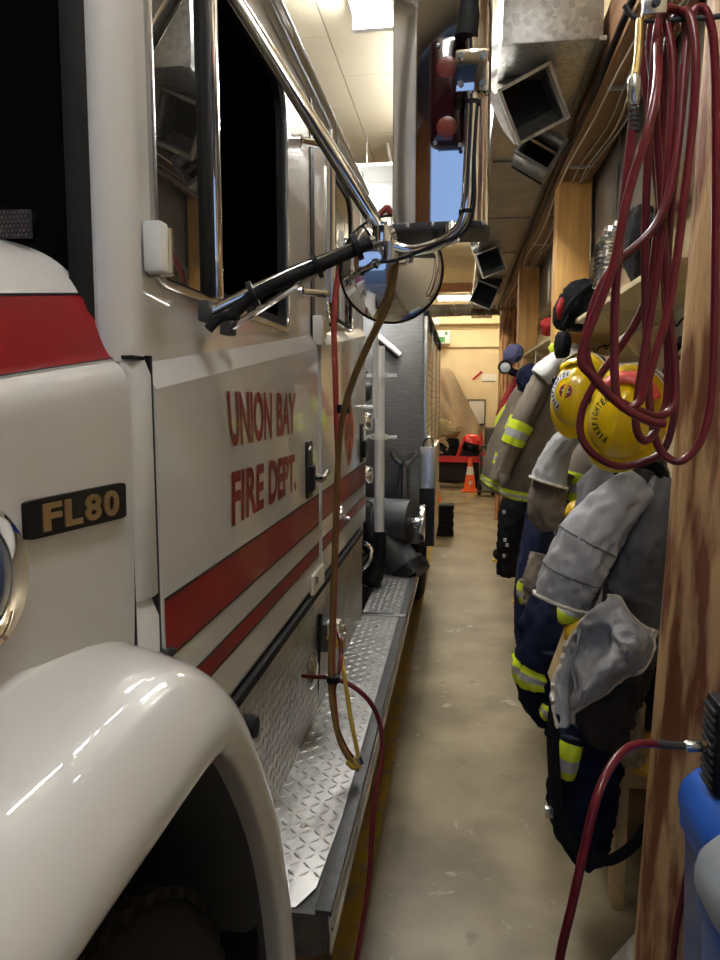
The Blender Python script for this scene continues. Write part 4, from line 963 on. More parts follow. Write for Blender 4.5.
# 2 open grey lining, bunched over the bench
t = thing('grey_lining', 'pale grey quilted lining with cream edges bunched open below the grey coat', 'lining', U(600, 700, Y=1.98))
C = lambda px, py, Y: U(px, py, Y=Y)
ctrl = [[C(606, 592, 2.02), C(620, 598, 1.98), C(640, 618, 1.97), C(658, 632, 2.0)],
        [C(590, 612, 1.93), C(606, 622, 1.93), C(632, 634, 1.86), C(657, 642, 1.95)],
        [C(577, 640, 1.90), C(596, 650, 1.97), C(622, 652, 1.84), C(655, 652, 1.93)],
        [C(572, 680, 1.93), C(590, 684, 1.86), C(618, 668, 1.87), C(640, 668, 1.92)],
        [C(568, 722, 1.95), C(580, 712, 1.92), C(600, 697, 1.92), C(620, 682, 1.94)]]
o, Gc = cloth('lining_front', ctrl, M['grey'], t, n=34, amp=.022, seed=4, freq=13)
for k, e in enumerate((Gc[0], [r[-1] for r in Gc], Gc[-1])):
    b = MB(); b.tube(e, .0055, 8); b.build('cream_edge', M['cream'], o)
ctrl = [[C(606, 592, 2.04), C(594, 606, 2.04), C(582, 622, 2.04)],
        [C(592, 630, 2.06), C(580, 640, 2.03), C(566, 652, 2.03)],
        [C(580, 668, 2.06), C(568, 674, 2.02), C(552, 688, 2.02)],
        [C(574, 700, 2.05), C(566, 700, 2.0), C(553, 703, 2.0)],
        [C(570, 726, 2.0), C(566, 727, 1.98), C(561, 727, 1.98)]]
o, Gc = cloth('lining_side', ctrl, M['grey'], t, n=26, amp=.014, seed=14, freq=13)
b = MB(); b.tube([r[-1] for r in Gc], .007, 8); b.build('cream_edge', M['cream'], o)
b = MB(); b.tube([Vector(r[-3])+Vector((-.003, -.004, 0)) for r in Gc[12:]], .006, 8); b.build('cream_edge', M['cream'], o)
rows = [(644, 660, 2.03, 12, .05), (628, 678, 2.03, 20, .06), (612, 698, 2.03, 26, .07), (602, 718, 2.03, 26, .07), (610, 740, 2.05, 16, .06)]
part(garment('lining_underside', rows, mat('dark_brown_cloth', (.05, .04, .032), .9, var=.3, bump=.3, bscale=20), t, fold=.16, seed=21, freq=3)[0], 'brown shell side of the lining')
# 3 navy trousers with black braces below it
rows = [(600, 720, 2.12, 28, .10), (590, 750, 2.12, 32, .10), (582, 790, 2.12, 30, .09), (582, 830, 2.12, 27, .08), (590, 858, 2.12, 16, .06)]
t = thing('work_trousers', 'navy trousers with a lime band and a long black brace loop, nearest the bench end', 'trousers', base(rows))
o, Fn = garment('trouser_leg', rows, M['navy'], t, fold=.15, seed=25, freq=3)
rows2 = [(573, 738, 2.0, 10, .03), (570, 752, 1.99, 11, .035), (568, 768, 1.99, 9, .03), (567, 778, 1.99, 6, .02)]
o2, Fn2 = garment('pocket_flap', rows2, M['navy'], t, fold=.05, seed=27); hivis(Fn2, .15, .95, t, .002)
b = MB(); P = dense([C(556, 700, 2.0), C(553, 740, 1.96), C(556, 790, 1.95), C(563, 830, 1.95), C(580, 854, 1.95), C(608, 860, 1.95), C(632, 846, 1.97), C(648, 825, 2.0)], .02)
G = []
for i, p in enumerate(P):
    tg = (P[min(i+1, len(P)-1)]-P[max(i-1, 0)]).normalized(); q = Vector((0, -1, 0)).cross(tg).normalized(); w_ = .017
    G.append([p-q*w_+Vector((0, -.003, 0)), p-q*w_*.3+Vector((0, -.006, 0)), p+q*w_*.5+Vector((0, -.002, 0)), p+q*w_, p+q*w_*.5+Vector((0, .008, 0)), p-q*w_+Vector((0, .008, 0))])
b.grid(G, True, True, True); b.build('brace', M['black_c'], t)
b = MB(); c = C(549, 812, 1.94); b.cbox(c, (.022, .02, .03), None); b.build('brace_buckle', M['satin'], t, bevel=.004)
# 4 dark navy bundle with a worn lime band
rows = [(560, 590, 2.75, 22, .07), (553, 618, 2.72, 26, .09), (547, 650, 2.70, 26, .10), (540, 678, 2.70, 24, .10), (548, 705, 2.72, 20, .08), (556, 716, 2.74, 10, .05)]
t = thing('work_trousers', 'navy trousers bunched with a worn lime ankle band, left of the grey lining', 'trousers', base(rows))
o, Fn = garment('trouser_leg', rows, M['navy'], t, fold=.18, seed=31, freq=3); hivis(Fn, .50, .60, t)
rows = [(556, 650, 2.6, 14, .05), (562, 690, 2.6, 16, .05), (562, 720, 2.6, 14, .05), (552, 738, 2.6, 8, .04)]
o, Fn = garment('trouser_leg', rows, M['navy'], t, fold=.15, seed=33); 
rows = [(552, 704, 2.58, 6, .03), (547, 712, 2.57, 7, .03), (541, 716, 2.57, 4, .02)]
o, Fn = garment('cuff', rows, M['navy'], t, seed=34, nv=10); hivis(Fn, .25, .9, t, .003)
# 5 brown coat with a grey hanging tail, lime band
rows = [(622, 425, 2.98, 6, .03), (604, 440, 2.96, 20, .08), (592, 475, 2.95, 30, .12), (588, 505, 2.95, 30, .13), (582, 540, 2.95, 26, .12), (575, 560, 2.95, 18, .10)]
t = thing('brown_coat', 'brown turnout coat with a lime band below the crested helmet', 'coat', base(rows))
o, Fn = garment('coat_body', rows, M['nomex'], t, fold=.09, seed=41, nv=40); hivis(Fn, .40, .56, t)
rows = [(572, 432, 2.82, 10, .04), (557, 455, 2.80, 14, .05), (548, 482, 2.80, 18, .06)]
o, Fn = garment('shoulder_cape', rows, M['grey'], t, fold=.08, seed=43); part(o, 'pale grey shoulder cape')
b = MB(); b.tube([Fn(j/40, 1.0, .002) for j in range(41)], .005, 8, False); b.build('cape_hem', M['cream'], o)
rows = [(556, 470, 2.86, 18, .05), (548, 495, 2.85, 18, .06), (547, 515, 2.85, 18, .06), (552, 528, 2.85, 10, .05)]
garment('sleeve', rows, M['nomex'], t, fold=.09, seed=44)
b = MB(); c = C(576, 513, 2.66); b.lathe([(0, .05), (.03, .045), (.045, .02), (.045, -.01), (.02, -.03), (0, -.03)], 20, Matrix.Translation(c) @ Matrix.Rotation(PI/2, 4, 'X') @ Matrix.Rotation(.6, 4, 'Y')); b.build('glove', M['ylwb'], t)
# 6 brown coat with a white collar
rows = [(590, 352, 3.70, 5, .05), (572, 358, 3.70, 14, .12), (556, 385, 3.70, 24, .17), (545, 415, 3.70, 29, .17), (535, 450, 3.70, 30, .17), (528, 480, 3.70, 28, .17), (525, 498, 3.70, 24, .16)]
t = thing('brown_coat', 'brown turnout coat with a white collar hung in the middle of the row', 'coat', base(rows))
o, Fn = garment('coat_body', rows, M['nomex'], t, fold=.08, seed=51, nv=44, nu=52); hivis(Fn, .90, .99, t)
rows = [(586, 352, 3.53, 4, .03), (562, 358, 3.53, 9, .07), (546, 372, 3.53, 12, .10), (540, 378, 3.53, 11, .10)]
o, Fn = garment('collar', rows, M['paper'], t, fold=.06, seed=52, nv=14); part(o, 'white collar lining')
rows = [(547, 372, 3.55, 10, .07), (534, 398, 3.53, 11, .07), (519, 428, 3.51, 11, .075), (509, 452, 3.51, 10, .07), (502, 472, 3.51, 9, .06)]
o, Fn = garment('sleeve', rows, M['nomex'], t, fold=.08, seed=53); hivis(Fn, .46, .66, t)
b = MB(); b.tube(dense([C(562, 352, 3.55), C(556, 346, 3.54), C(551, 350, 3.55)], .01), .02, 8); b.build('collar_tape', M['lime'], t)
b = MB(); b.tube(dense([Fn(.35, .2, .012), Fn(.33, .5, .012), Fn(.32, .8, .012)], .02), .006, 6); b.build('dark_cord', M['black_c'], t)
def hang(o, p, x=None):
    p = Vector(p); b = MB(); b.tube(dense([p+Vector((0, 0, -.01)), p.lerp(Vector((x or p.x, p.y, ZS-.02)), .5)+Vector((.004, 0, 0)), (x or p.x, p.y, ZS-.019)], .03), .005, 6)
    return b.build('hanging_loop', M['cream'], o)
# 7 the coats beyond
rows = [(545, 380, 5.6, 6, .06), (528, 395, 5.6, 14, .14), (515, 425, 5.6, 17, .2), (505, 455, 5.6, 19, .2), (498, 478, 5.6, 17, .2), (492, 490, 5.6, 13, .16)]
t = thing('brown_coat', 'farther brown turnout coat with lime bands, left of the white collared coat', 'coat', base(rows)); hang(t, U(rows[0][0], rows[0][1], Y=rows[0][2]))
o, Fn = garment('coat_body', rows, M['nomex'], t, fold=.09, seed=61); hivis(Fn, .82, .93, t)
rows = [(528, 398, 5.35, 6, .05), (514, 425, 5.35, 7, .06), (503, 455, 5.35, 7, .06), (494, 480, 5.35, 6, .05)]
o, Fn = garment('sleeve', rows, M['nomex'], t, fold=.06, seed=62); hivis(Fn, .25, .40, t); hivis(Fn, .66, .78, t)
rows = [(521, 372, 6.3, 5, .05), (517, 385, 6.3, 7, .12), (508, 402, 6.3, 7, .14), (499, 417, 6.3, 4, .1)]
o_ = tag(garment('red_jacket', rows, M['redc'], None, fold=.08, seed=64)[0], 'red jacket at the far end of the coat row under the shelf', 'jacket')
hang(o_, U(rows[0][0], rows[0][1], Y=rows[0][2]))
rows = [(517, 398, 6.0, 5, .05), (508, 412, 6.0, 7, .12), (500, 424, 6.0, 6, .12), (496, 428, 6.0, 3, .1)]
o_ = tag(garment('lime_vest', rows, M['lime'], None, fold=.08, seed=65)[0], 'lime yellow vest hanging below the red jacket', 'vest')
hang(o_, U(rows[0][0], rows[0][1], Y=rows[0][2]))
rows = [(535, 365, 5.3, 4, .05), (530, 374, 5.3, 11, .12), (526, 386, 5.3, 10, .13), (522, 392, 5.3, 5, .1)]
o_ = tag(garment('navy_jacket', rows, M['navy'], None, fold=.08, seed=66)[0], 'dark navy jacket bunched between the red jacket and the white collared coat', 'jacket')
hang(o_, U(rows[0][0], rows[0][1], Y=rows[0][2]))
rows = [(520, 492, 4.5, 16, .12), (515, 520, 4.5, 16, .12), (510, 548, 4.5, 13, .10), (508, 575, 4.5, 10, .08)]
t = thing('work_trousers', 'black trousers hanging under the white collared coat', 'trousers', base(rows))
garment('trouser_leg', rows, M['black_c'], t, fold=.14, seed=71)
for i, (px, py) in enumerate(((504, 512), (505, 540), (507, 545), (504, 556))):
    b = MB(); b.cbox(C(px, py, 4.3), (.018, .01, .022)); b.build('snap_tab', M['silver'], t, bevel=.003)
rows = [(545, 505, 3.5, 16, .1), (536, 545, 3.5, 15, .10), (528, 590, 3.5, 13, .09), (524, 632, 3.5, 9, .07), (523, 648, 3.5, 5, .05)]
t = thing('work_trousers', 'blue navy trousers with a lime knee band, hung below the grey caped coat', 'trousers', base(rows))
o, Fn = garment('trouser_leg', rows, mat('blue_navy_cloth', (.012, .02, .075), .85, var=.4, scale=9, bump=.3, bscale=22), t, fold=.12, seed=73)
rows = [(524, 580, 3.3, 5, .03), (523, 592, 3.3, 6, .04), (527, 602, 3.3, 6, .03)]
o, Fn = garment('knee_patch', rows, M['nomex'], t, seed=74, nv=10); hivis(Fn, .1, .9, t, .003)
rows = [(545, 555, 2.95, 14, .06), (537, 585, 2.93, 13, .06), (530, 605, 2.93, 7, .05)]
tag(garment('brown_bib', rows, M['nomex'], None, fold=.12, seed=76)[0], 'small brown trouser bib tucked behind the pale quilted sleeve', 'trousers')

# ------------------------------------------------------------------ bench, boots and the floor under the coats
bn = thing('wooden_bench', 'low pale plywood bench running under the hanging coats', 'bench', (.62, 4, 0))
b = MB(); b.box((.47, 2.12, .475), (.80, 3.93, .50)); b.build('seat', M['ply'], bn, bevel=.003)
b = MB(); b.box((.38, 4.13, .475), (.80, 6.4, .50)); b.build('seat', M['ply'], bn, bevel=.003)
b = MB(); b.box((.485, 2.14, .40), (.505, 3.93, .475)); b.build('apron', M['ply'], bn, bevel=.002)
b = MB(); b.box((.485, 4.13, .40), (.505, 6.38, .475)); b.build('apron', M['ply'], bn, bevel=.002)
for y in (2.16, 3.2, 3.8, 4.3, 5.3, 6.28):
    b = MB(); b.box((.495, y, 0), (.53, y+.09, .475)); b.build('leg', M['ply'], bn, bevel=.003)
    b = MB(); b.box((.75, y, 0), (.79, y+.09, .475)); b.build('leg', M['ply'], bn, bevel=.003)
    b = MB(); b.box((.53, y+.03, .39), (.75, y+.06, .475)); b.build('cross_rail', M['ply'], bn)
b = MB(); b.prism([(.46, .70), (.50, .70), (.56, .50), (.52, .50)], 1, 2.13, 2.16); b.build('end_brace', M['ply'], bn, bevel=.003)
b = MB(); b.box((.575, 2.12, .10), (.63, 2.145, .36)); b.build('end_batten', M['ply'], bn, bevel=.003)
def boot(label, px, py, Y, rz, m_top, s=1.0):
    p = U(px, py, Y=Y); t = thing('fire_boot', label, 'boot', None or (0, 0, 0), 'rubber fire boots along the bench')
    b = MB(); b.tube(spline([(0, 0, .05), (0, 0, .12), (.005, 0, .22), (.01, 0, .30)], 10), [.052, .055, .060, .066, .068, .070, .072, .073, .074, .075], 20); b.build('shaft', M['rubber'], t)
    b = MB(); b.tube(spline([(.045, 0, .056), (-.02, 0, .060), (-.10, 0, .056), (-.17, 0, .046), (-.20, 0, .035)], 12), [.040, .048, .052, .050, .048, .048, .049, .048, .045, .040, .030, .012], 18); b.build('foot', M['rubber'], t)
    b = MB(); b.prism([(.055, -.045), (.06, .045), (-.06, .045), (-.16, .052), (-.21, .02), (-.21, -.02), (-.16, -.052), (-.06, -.045)], 2, 0, .016); b.build('sole', m_top, t, bevel=.004)
    b = MB(); b.lathe([(.070, .255), (.080, .26), (.082, .31), (.072, .312), (.066, .30), (.066, .10)], 22, Matrix.Translation((.006, 0, 0))); b.build('top_band', m_top, t)
    t.matrix_world = Matrix.Translation(p) @ Matrix.Rotation(rz, 4, 'Z') @ Matrix.Scale(s, 4)
    return t
def boot_on(label, x, y, z, rz, m=None): 
    t = boot(label, 360, 480, 1, 0, m or M['ylwb']); t.matrix_world = Matrix.Translation((x, y, z)) @ Matrix.Rotation(rz, 4, 'Z'); return t
boot_on('yellow topped black boot on the bench, nearest, beside the grey lining', .66, 2.36, .50, .2)
boot_on('yellow topped black boot on the bench, tucked behind the grey quilted sleeve', .62, 2.72, .50, .1)
boot_on('yellow topped black boot on the bench, under the grey caped brown coat', .50, 3.78, .50, -.1)
boot_on('yellow topped black boot on the bench, under the white collared coat', .43, 4.8, .50, .15)
rows = [(583, 622, 2.36, 9, .05), (578, 632, 2.36, 13, .07), (578, 640, 2.36, 12, .06), (578, 648, 2.36, 6, .04)]
t = tag(garment('work_glove', rows, M['ylwb'], None, fold=.08, seed=80)[0], 'yellow glove lying between the quilted sleeve and the grey lining', 'glove')
rows = [(576, 604, 2.4, 10, .05), (572, 614, 2.4, 13, .06), (577, 624, 2.4, 12, .05)]
t = thing('rolled_trousers', 'rolled brown trousers with a lime band under the quilted sleeve hem', 'trousers', U(575, 624, Y=2.4))
o, Fn = garment('roll', rows, M['nomex'], t, fold=.06, seed=81); hivis(Fn, .0, .6, t)
p = [U(562, 640, Y=2.25), U(575, 655, Y=2.2), U(585, 648, Y=2.25), U(583, 632, Y=2.3)]
b = MB(); a = U(566, 632, Y=2.35); b.cbox((0, 0, 0), (.10, .16, .24), Matrix.Translation(U(576, 655, Y=2.42)) @ Matrix.Rotation(.3, 4, 'Y')); tag(b.build('wooden_crate', M['ply'], bevel=.004), 'pale plywood box standing on edge behind the grey lining', 'box')
rows = [(636, 700, 2.10, 8, .04), (632, 722, 2.08, 12, .05), (628, 742, 2.07, 14, .06), (632, 756, 2.08, 12, .05)]
tag(garment('tan_glove', rows, M['tan'], None, fold=.12, seed=83)[0], 'tan leather glove hanging left of the nearest log post', 'glove')
rows = [(612, 752, 2.12, 8, .05), (628, 757, 2.1, 9, .05), (648, 768, 2.08, 8, .05), (655, 772, 2.08, 4, .03)]
tag(garment('rubber_boot_cuff', rows, M['ylwb'], None, fold=.05, seed=84)[0], 'yellow rubber boot cuff lying over the near bench end', 'boot')

# ------------------------------------------------------------------ red hoses on the right
def hose(name, P, r, m, label, n=10, step=.02, cat='hose'):
    b = MB(); b.tube(dense(P, step), r, n); return tag(b.build(name, m, smooth=80), label, cat)
raw = [(633, 108, 1.22), (632, 130, 1.22), (622, 220, 1.22), (615, 300, 1.22), (615, 383, 1.22), (622, 405, 1.22), (640, 401, 1.22), (656, 352, 1.23), (672, 290, 1.24), (690, 150, 1.26), (696, 60, 1.26), (689, 14, 1.28), (674, 20, 1.32), (666, 60, 1.34), (662, 150, 1.36), (655, 250, 1.37), (640, 315, 1.38), (592, 388, 1.38), (580, 425, 1.38), (589, 450, 1.38), (616, 466, 1.38), (646, 461, 1.38), (666, 446, 1.38), (676, 400, 1.38), (671, 350, 1.38), (668, 250, 1.38), (684, 90, 1.36), (686, 30, 1.34), (676, 10, 1.30), (660, 18, 1.29), (652, 90, 1.30), (645, 240, 1.31), (648, 380, 1.31), (653, 427, 1.31), (662, 452, 1.31), (682, 461, 1.30), (704, 433, 1.30), (713, 370, 1.30), (716, 200, 1.30), (715, 60, 1.30), (706, 12, 1.30), (692, 14, 1.30), (685, 60, 1.29), (676, 160, 1.27), (656, 225, 1.26), (612, 268, 1.25), (592, 310, 1.25), (586, 345, 1.25), (592, 372, 1.25), (613, 397, 1.26), (640, 411, 1.27), (660, 416, 1.29), (673, 405, 1.30), (675, 370, 1.31), (668, 300, 1.32), (656, 120, 1.33), (650, 40, 1.32), (658, 12, 1.31), (668, 30, 1.30), (673, 90, 1.29), (660, 250, 1.28), (640, 380, 1.28), (636, 425, 1.28), (645, 441, 1.29), (658, 425, 1.31), (668, 380, 1.33), (662, 240, 1.36), (650, 120, 1.38), (640, 40, 1.38), (648, 14, 1.36), (657, 30, 1.32), (655, 100, 1.20), (628, 195, 1.19), (612, 270, 1.18), (582, 352, 1.18), (592, 376, 1.18), (620, 405, 1.18), (648, 421, 1.18), (664, 424, 1.19)]
hose('air_hose', [U(a, c, Y=d) for a, c, d in raw], .0070, M['hose'], 'long dark red air hose hung in loops from a hook at the top right')
p = U(634, 92, Y=1.22)
t = thing('hose_coupler', 'silver quick coupler on the upper end of the looped red hose', 'coupler', p)
b = MB(); b.tube([U(635, 74, Y=1.22), U(634.5, 80, Y=1.22), U(634, 96, Y=1.22), U(634, 106, Y=1.22)], [.006, .0105, .0105, .008], 14); b.build('sleeve', M['satin'], t, bevel=.001)
b = MB(); b.tube([U(640, 20, Y=1.25), U(638, 55, Y=1.23), U(635, 78, Y=1.22)], .006, 10); b.build('nipple', M['brass'], t)
for k in range(5):
    b = MB(); q = U(633.5, 110+5*k, Y=1.22); b.cyl(q-Vector((0, 0, .0025)), q+Vector((0, 0, .0025)), .0085, 12); b.build('clamp_ring', M['iron'], t)
hk = U(672, 12, Y=1.3)
t = thing('hose_hook', 'metal hook and plate at the top right carrying the looped red hose', 'hook', hk)
b = MB(); b.tube(dense([(hk.x+.10, 1.30, hk.z+.42), (hk.x+.10, 1.30, hk.z+.06), (hk.x+.09, 1.30, hk.z-.005), (hk.x+.02, 1.30, hk.z-.012), (hk.x-.05, 1.30, hk.z-.008), (hk.x-.075, 1.30, hk.z+.015)], .02), .0045, 10); b.build('hook_rod', M['iron'], t)
q = U(654, 6, Y=1.24); b = MB(); b.cbox(q, (.035, .02, .03), None); b.build('hook_plate', M['satin'], t, bevel=.003)
b = MB(); b.cyl(q+Vector((0, -.016, 0)), q+Vector((0, .01, 0)), .007, 6); b.build('plate_bolt', M['iron'], t)
b = MB(); b.box((.48, 1.24, ZB-.03), (.60, 1.36, ZB)); b.build('hook_bracket', M['iron'], t, bevel=.003)
b = MB(); b.cyl((hk.x+.10, 1.3, hk.z+.40), (.50, 1.3, ZB-.02), .009, 8); b.build('hanger', M['iron'], t)
# compressor unit, its coupler and the lower hoses
px = U(716, 745, Y=1.27)
t = thing('air_compressor', 'black ribbed air unit at the right edge with a hose fitting', 'compressor', px+Vector((.10, 0, -.1)))
x0, x1, z0, z1 = px.x-.010, px.x+.26, px.z-.085, px.z+.085
b = MB(); b.box((x0, 1.24, z0), (x1, 1.31, z1)); b.build('housing', M['black'], t, bevel=.012)
for k in range(10):
    b = MB(); b.box((x0+.01, 1.234, z0+.012+.0152*k), (x1-.02, 1.243, z0+.018+.0152*k)); b.build('grille_bar', M['iron'], t)
    if k % 1 == 0:
        b = MB(); b.box((x0-.005, 1.250, z0+.012+.0152*k), (x0+.004, 1.30, z0+.018+.0152*k)); b.build('grille_bar', M['iron'], t)
b = MB(); b.box((x1-.09, 1.26, z1-.03), (XR, 1.30, z1-.005)); b.build('wall_bracket', M['iron'], t)
t = thing('hose_coupler', 'silver and brass coupler joining the lower red hose to the black air unit', 'coupler', U(690, 746, Y=1.28))
b = MB(); b.tube([U(684, 746, Y=1.28), U(687, 746, Y=1.28), U(700, 746, Y=1.28), U(703, 746, Y=1.28)], [.008, .0105, .0105, .008], 14); b.build('sleeve', M['satin'], t)
b = MB(); b.tube([U(652, 743.5, Y=1.25), U(668, 745, Y=1.26), U(685, 746, Y=1.28)], [.0078, .0068, .0068], 12); b.build('nipple', M['iron'], t)
b = MB(); b.tube([U(702, 746, Y=1.28), U(708, 746, Y=1.28)], .010, 6); b.build('fitting_nut', M['brass'], t)
hose('air_hose', [U(655, 744, Y=1.25), U(640, 744, Y=1.22), U(625, 750, Y=1.18), U(610, 768, Y=1.14), U(596, 800, Y=1.10), U(584, 850, Y=1.08), U(572, 905, Y=1.07), U(560, 958, Y=1.07), U(556, 1010, Y=1.10), (.29, 1.15, .10), (.33, 1.25, .008), (.30, 1.45, .0075)], .0072, M['hose'], 'lower dark red hose curving from the silver coupler down to the floor')
hose('air_hose', [U(712, 770, Y=1.36), U(704, 775, Y=1.38), U(697, 810, Y=1.40), U(688, 870, Y=1.42), U(676, 930, Y=1.43), U(668, 985, Y=1.44), (.40, 1.45, .12), (.40, 1.40, .008), (.52, 1.30, .0075)], .0075, M['hose'], 'dark red hose hanging straight down in front of the nearest log post')
# bins
def bin_(name, label, cx, cy, hx_, hy_, z1, mb_, ml_):
    t = thing(name, label, 'bin', (cx, cy, 0)); b = MB()
    G = []
    for z, s in ((.0, .80), (.02, .84), (.4, .91), (z1-.06, 1.0), (z1-.05, 1.06), (z1, 1.06), (z1, .97), (.06, .80)):
        G.append([(cx+p[0]*s, cy+p[1]*s, z) for p in rrect(-hx_, hx_, -hy_, hy_, .05)])
    b.grid(G, True, True, True); b.build('tub', mb_, t, smooth=40)
    b = MB(); G = []
    for z, s in ((z1-.012, 1.10), (z1+.008, 1.11), (z1+.03, 1.08), (z1+.055, .96), (z1+.075, .7), (z1+.08, .3)):
        G.append([(cx+p[0]*s, cy+p[1]*s, z) for p in rrect(-hx_, hx_, -hy_, hy_, .06)])
    b.grid(G, True, True, True); b.build('lid', ml_, t, smooth=60)
    return t
bin_('storage_bin', 'blue plastic bin with a rounded blue lid at the lower right edge', .585, 1.27, .15, .12, .84, M['blue'], M['blue'])
bin_('storage_bin', 'bin with a grey lid in front of the blue bin at the right edge', .525, 1.00, .155, .09, .89, M['blue'], M['greyp'])

# ------------------------------------------------------------------ hoses draped on the truck
V = lambda px, py, Y: U(px, py, Y=Y)
hose('air_hose', [(-.02, 1.62, 3.49), (-.03, 1.60, 2.6), V(400, 190, 1.58), V(386, 208, 1.57), V(366, 226, 1.56), V(349, 248, 1.55), V(338, 278, 1.55), V(334, 320, 1.55), V(336, 400, 1.56), V(338, 480, 1.58), V(335, 570, 1.62), V(333, 650, 1.65), V(334, 700, 1.66), V(340, 740, 1.66), V(353, 762, 1.66)], .0065, M['hose_b'], 'bright red air line hanging down the truck side from behind the mirrors')
hose('air_hose', [(-.06, 1.36, 3.49), (-.08, 1.35, 2.6), V(402, 190, 1.34), V(398, 224, 1.335), V(396, 245, 1.315), V(394, 275, 1.275), V(386, 308, 1.28), V(368, 345, 1.32), V(352, 383, 1.38), V(343, 415, 1.50), V(338, 460, 1.56), V(335, 540, 1.60), V(332, 620, 1.63), V(331, 690, 1.64), V(338, 735, 1.64), V(348, 757, 1.64), V(356, 766, 1.65)], .0068, M['olive'], 'olive brown line running over the round mirror and down the truck side')
b = MB(); p = V(343, 409, 1.50); b.cyl(p-Vector((0, 0, .009)), p+Vector((0, 0, .009)), .014, 12); tag(b.build('hose_tie', M['black']), 'black tie holding the red and olive lines together at mid height', 'tie')
b = MB(); p = V(333, 679, 1.645); b.cyl(p-Vector((.0, 0, .008)), p+Vector((0, 0, .008)), .016, 12); tag(b.build('hose_tie', M['black']), 'black tie round the lines just above the running board', 'tie')
ci = U(328, 638, X=-.335)
hose('power_cord', [ci, ci+Vector((.02, -.03, .005)), V(340, 648, 1.72), V(345, 680, 1.68), V(351, 720, 1.66), V(358, 757, 1.65), V(354, 768, 1.64), V(347, 762, 1.63)], .0055, M['yhose'], 'yellow cord looping from the charging inlet to the edge of the running board', cat='cord')
hose('air_hose', [ci+Vector((.0, .03, .02)), V(339, 636, 1.74), V(341, 652, 1.70), V(339, 672, 1.67), V(334, 690, 1.66), V(336, 722, 1.66), V(346, 748, 1.655), V(358, 764, 1.65)], .0052, M['hose'], 'thin red line beside the yellow cord at the charging inlet')
c = U(303, 676, X=-.405)
hose('air_hose', [c, V(318, 677, c.y-.05), V(333, 678, 1.69), V(352, 686, 1.68), V(370, 702, 1.68), V(380, 725, 1.68), V(382, 755, 1.66), (-.195, 1.62, .60), (-.20, 1.56, .45), (-.23, 1.46, .22), (-.25, 1.36, .03), (-.22, 1.25, .0065), (-.12, 1.12, .0065), (-.02, 1.05, .0065)], .0062, M['hose'], 'dark red hose arching off the running board edge down to the floor')
t = thing('hose_coupler', 'small brass coupler where the lines meet on the running board edge', 'coupler', V(356, 765, 1.65))
b = MB(); b.cyl(V(351, 760, 1.65), V(360, 768, 1.65), .012, 12); b.build('sleeve', M['brass'], t); b = MB(); b.cyl(V(358, 757, 1.65), V(361, 764, 1.65), .008, 10); b.build('clamp_ring', M['satin'], t)

# ------------------------------------------------------------------ the far end of the hall
# vehicle under a tan canvas
t = thing('covered_vehicle', 'tall vehicle under a tan canvas cover at the far end', 'covered vehicle', (-.4, 13.8, 0))
L0, L1, L2, L3 = U(430, 370, Y=13.6), U(452, 370, Y=13.6), U(468, 402, Y=13.6), U(476, 445, Y=13.6)
rows_ = []
for z, x1, yf in ((L1.z+.02, L1.x-.06, 13.75), (L1.z, L1.x, 13.68), (L2.z, L2.x-.05, 13.55), ((L2.z+L3.z)/2, (L2.x+L3.x)/2+.03, 13.42), (L3.z, L3.x, 13.32), (.5, L3.x+.05, 13.25), (.1, L3.x+.08, 13.2)):
    row = []
    for k in range(121):
        u = k/120
        if u < .75:
            x = -2.2+(x1+2.2)*u/.75; y = yf
        else:
            x = x1+.0; y = yf+(14.45-yf)*(u-.75)/.25
        s = (L1.z+.02-z)/2.2
        f = noise.noise(Vector((x*3.2, y*2, 1.7)))*.26*s+(.5-abs(noise.noise(Vector((x*5+z*.5, y*4, 4.1)))))*.22*s
        f += s*(.085*math.sin(11*x+1.2*z+2.5*noise.noise(Vector((x*1.5, z, 3.0))))+.04*math.sin(27*x-2*z) if u < .75 else .075*math.sin(9*y+1.5*z)+.03*math.sin(23*y-z))
        row.append((x+(f if u >= .75 else 0), y+(f if u < .75 else 0), z))
    rows_.append(row)
b = MB()
cols = [spline([Vector(r[j]) for r in rows_], 22) for j in range(121)]
b.grid([[cols[j][i] for j in range(121)] for i in range(22)]); b.grid([rows_[0], [(-2.2+(rows_[0][60][0]+2.2)*k/120, 14.4, L1.z) for k in range(121)]])
cv = b.build('canvas_cover', M['tarp'], t, smooth=70)
# red trailer with helmet and gear
zt = U(460, 459, Y=12.4).z
t = thing('equipment_trailer', 'low red trailer loaded with gear in front of the covered vehicle', 'trailer', (-.2, 12.7, 0))
xl, xr = U(434, 460, Y=12.4).x, U(481.5, 460, Y=12.4).x
b = MB(); b.box((xl-.5, 12.4, zt-.06), (xr, 12.45, zt+.05)); b.box((xr-.05, 12.4, zt-.06), (xr, 12.85, zt+.05)); b.build('rail', M['redm'], t, bevel=.006)
b = MB(); b.box((xl-.5, 12.45, zt-.06), (xr-.05, 12.85, zt-.03)); b.build('deck', M['dark'], t)
for x in (xl-.3, xr-.12):
    T = Matrix.Translation((x, 12.62, .26)) @ Matrix.Rotation(PI/2, 4, 'Y'); b = MB(); b.lathe([(.12, -.08), (.24, -.08), (.26, -.05), (.26, .05), (.24, .08), (.12, .08)], 28, T); b.build('tyre', M['rubber'], t)
b = MB(); b.box((xl-.5, 12.5, zt-.4), (xr-.16, 12.56, zt-.06)); b.build('skirt', M['dark'], t)
b = MB(); b.tube(dense([(xr-.03, 12.43, zt), (xr+.01, 12.43, zt+.25), (xr-.02, 12.43, zt+.45)], .04), .02, 8); b.build('upright', M['redm'], t)
hr = U(472, 443, Y=12.6)
t = thing('fire_helmet', 'shiny red helmet on the red trailer at the far end', 'helmet', hr)
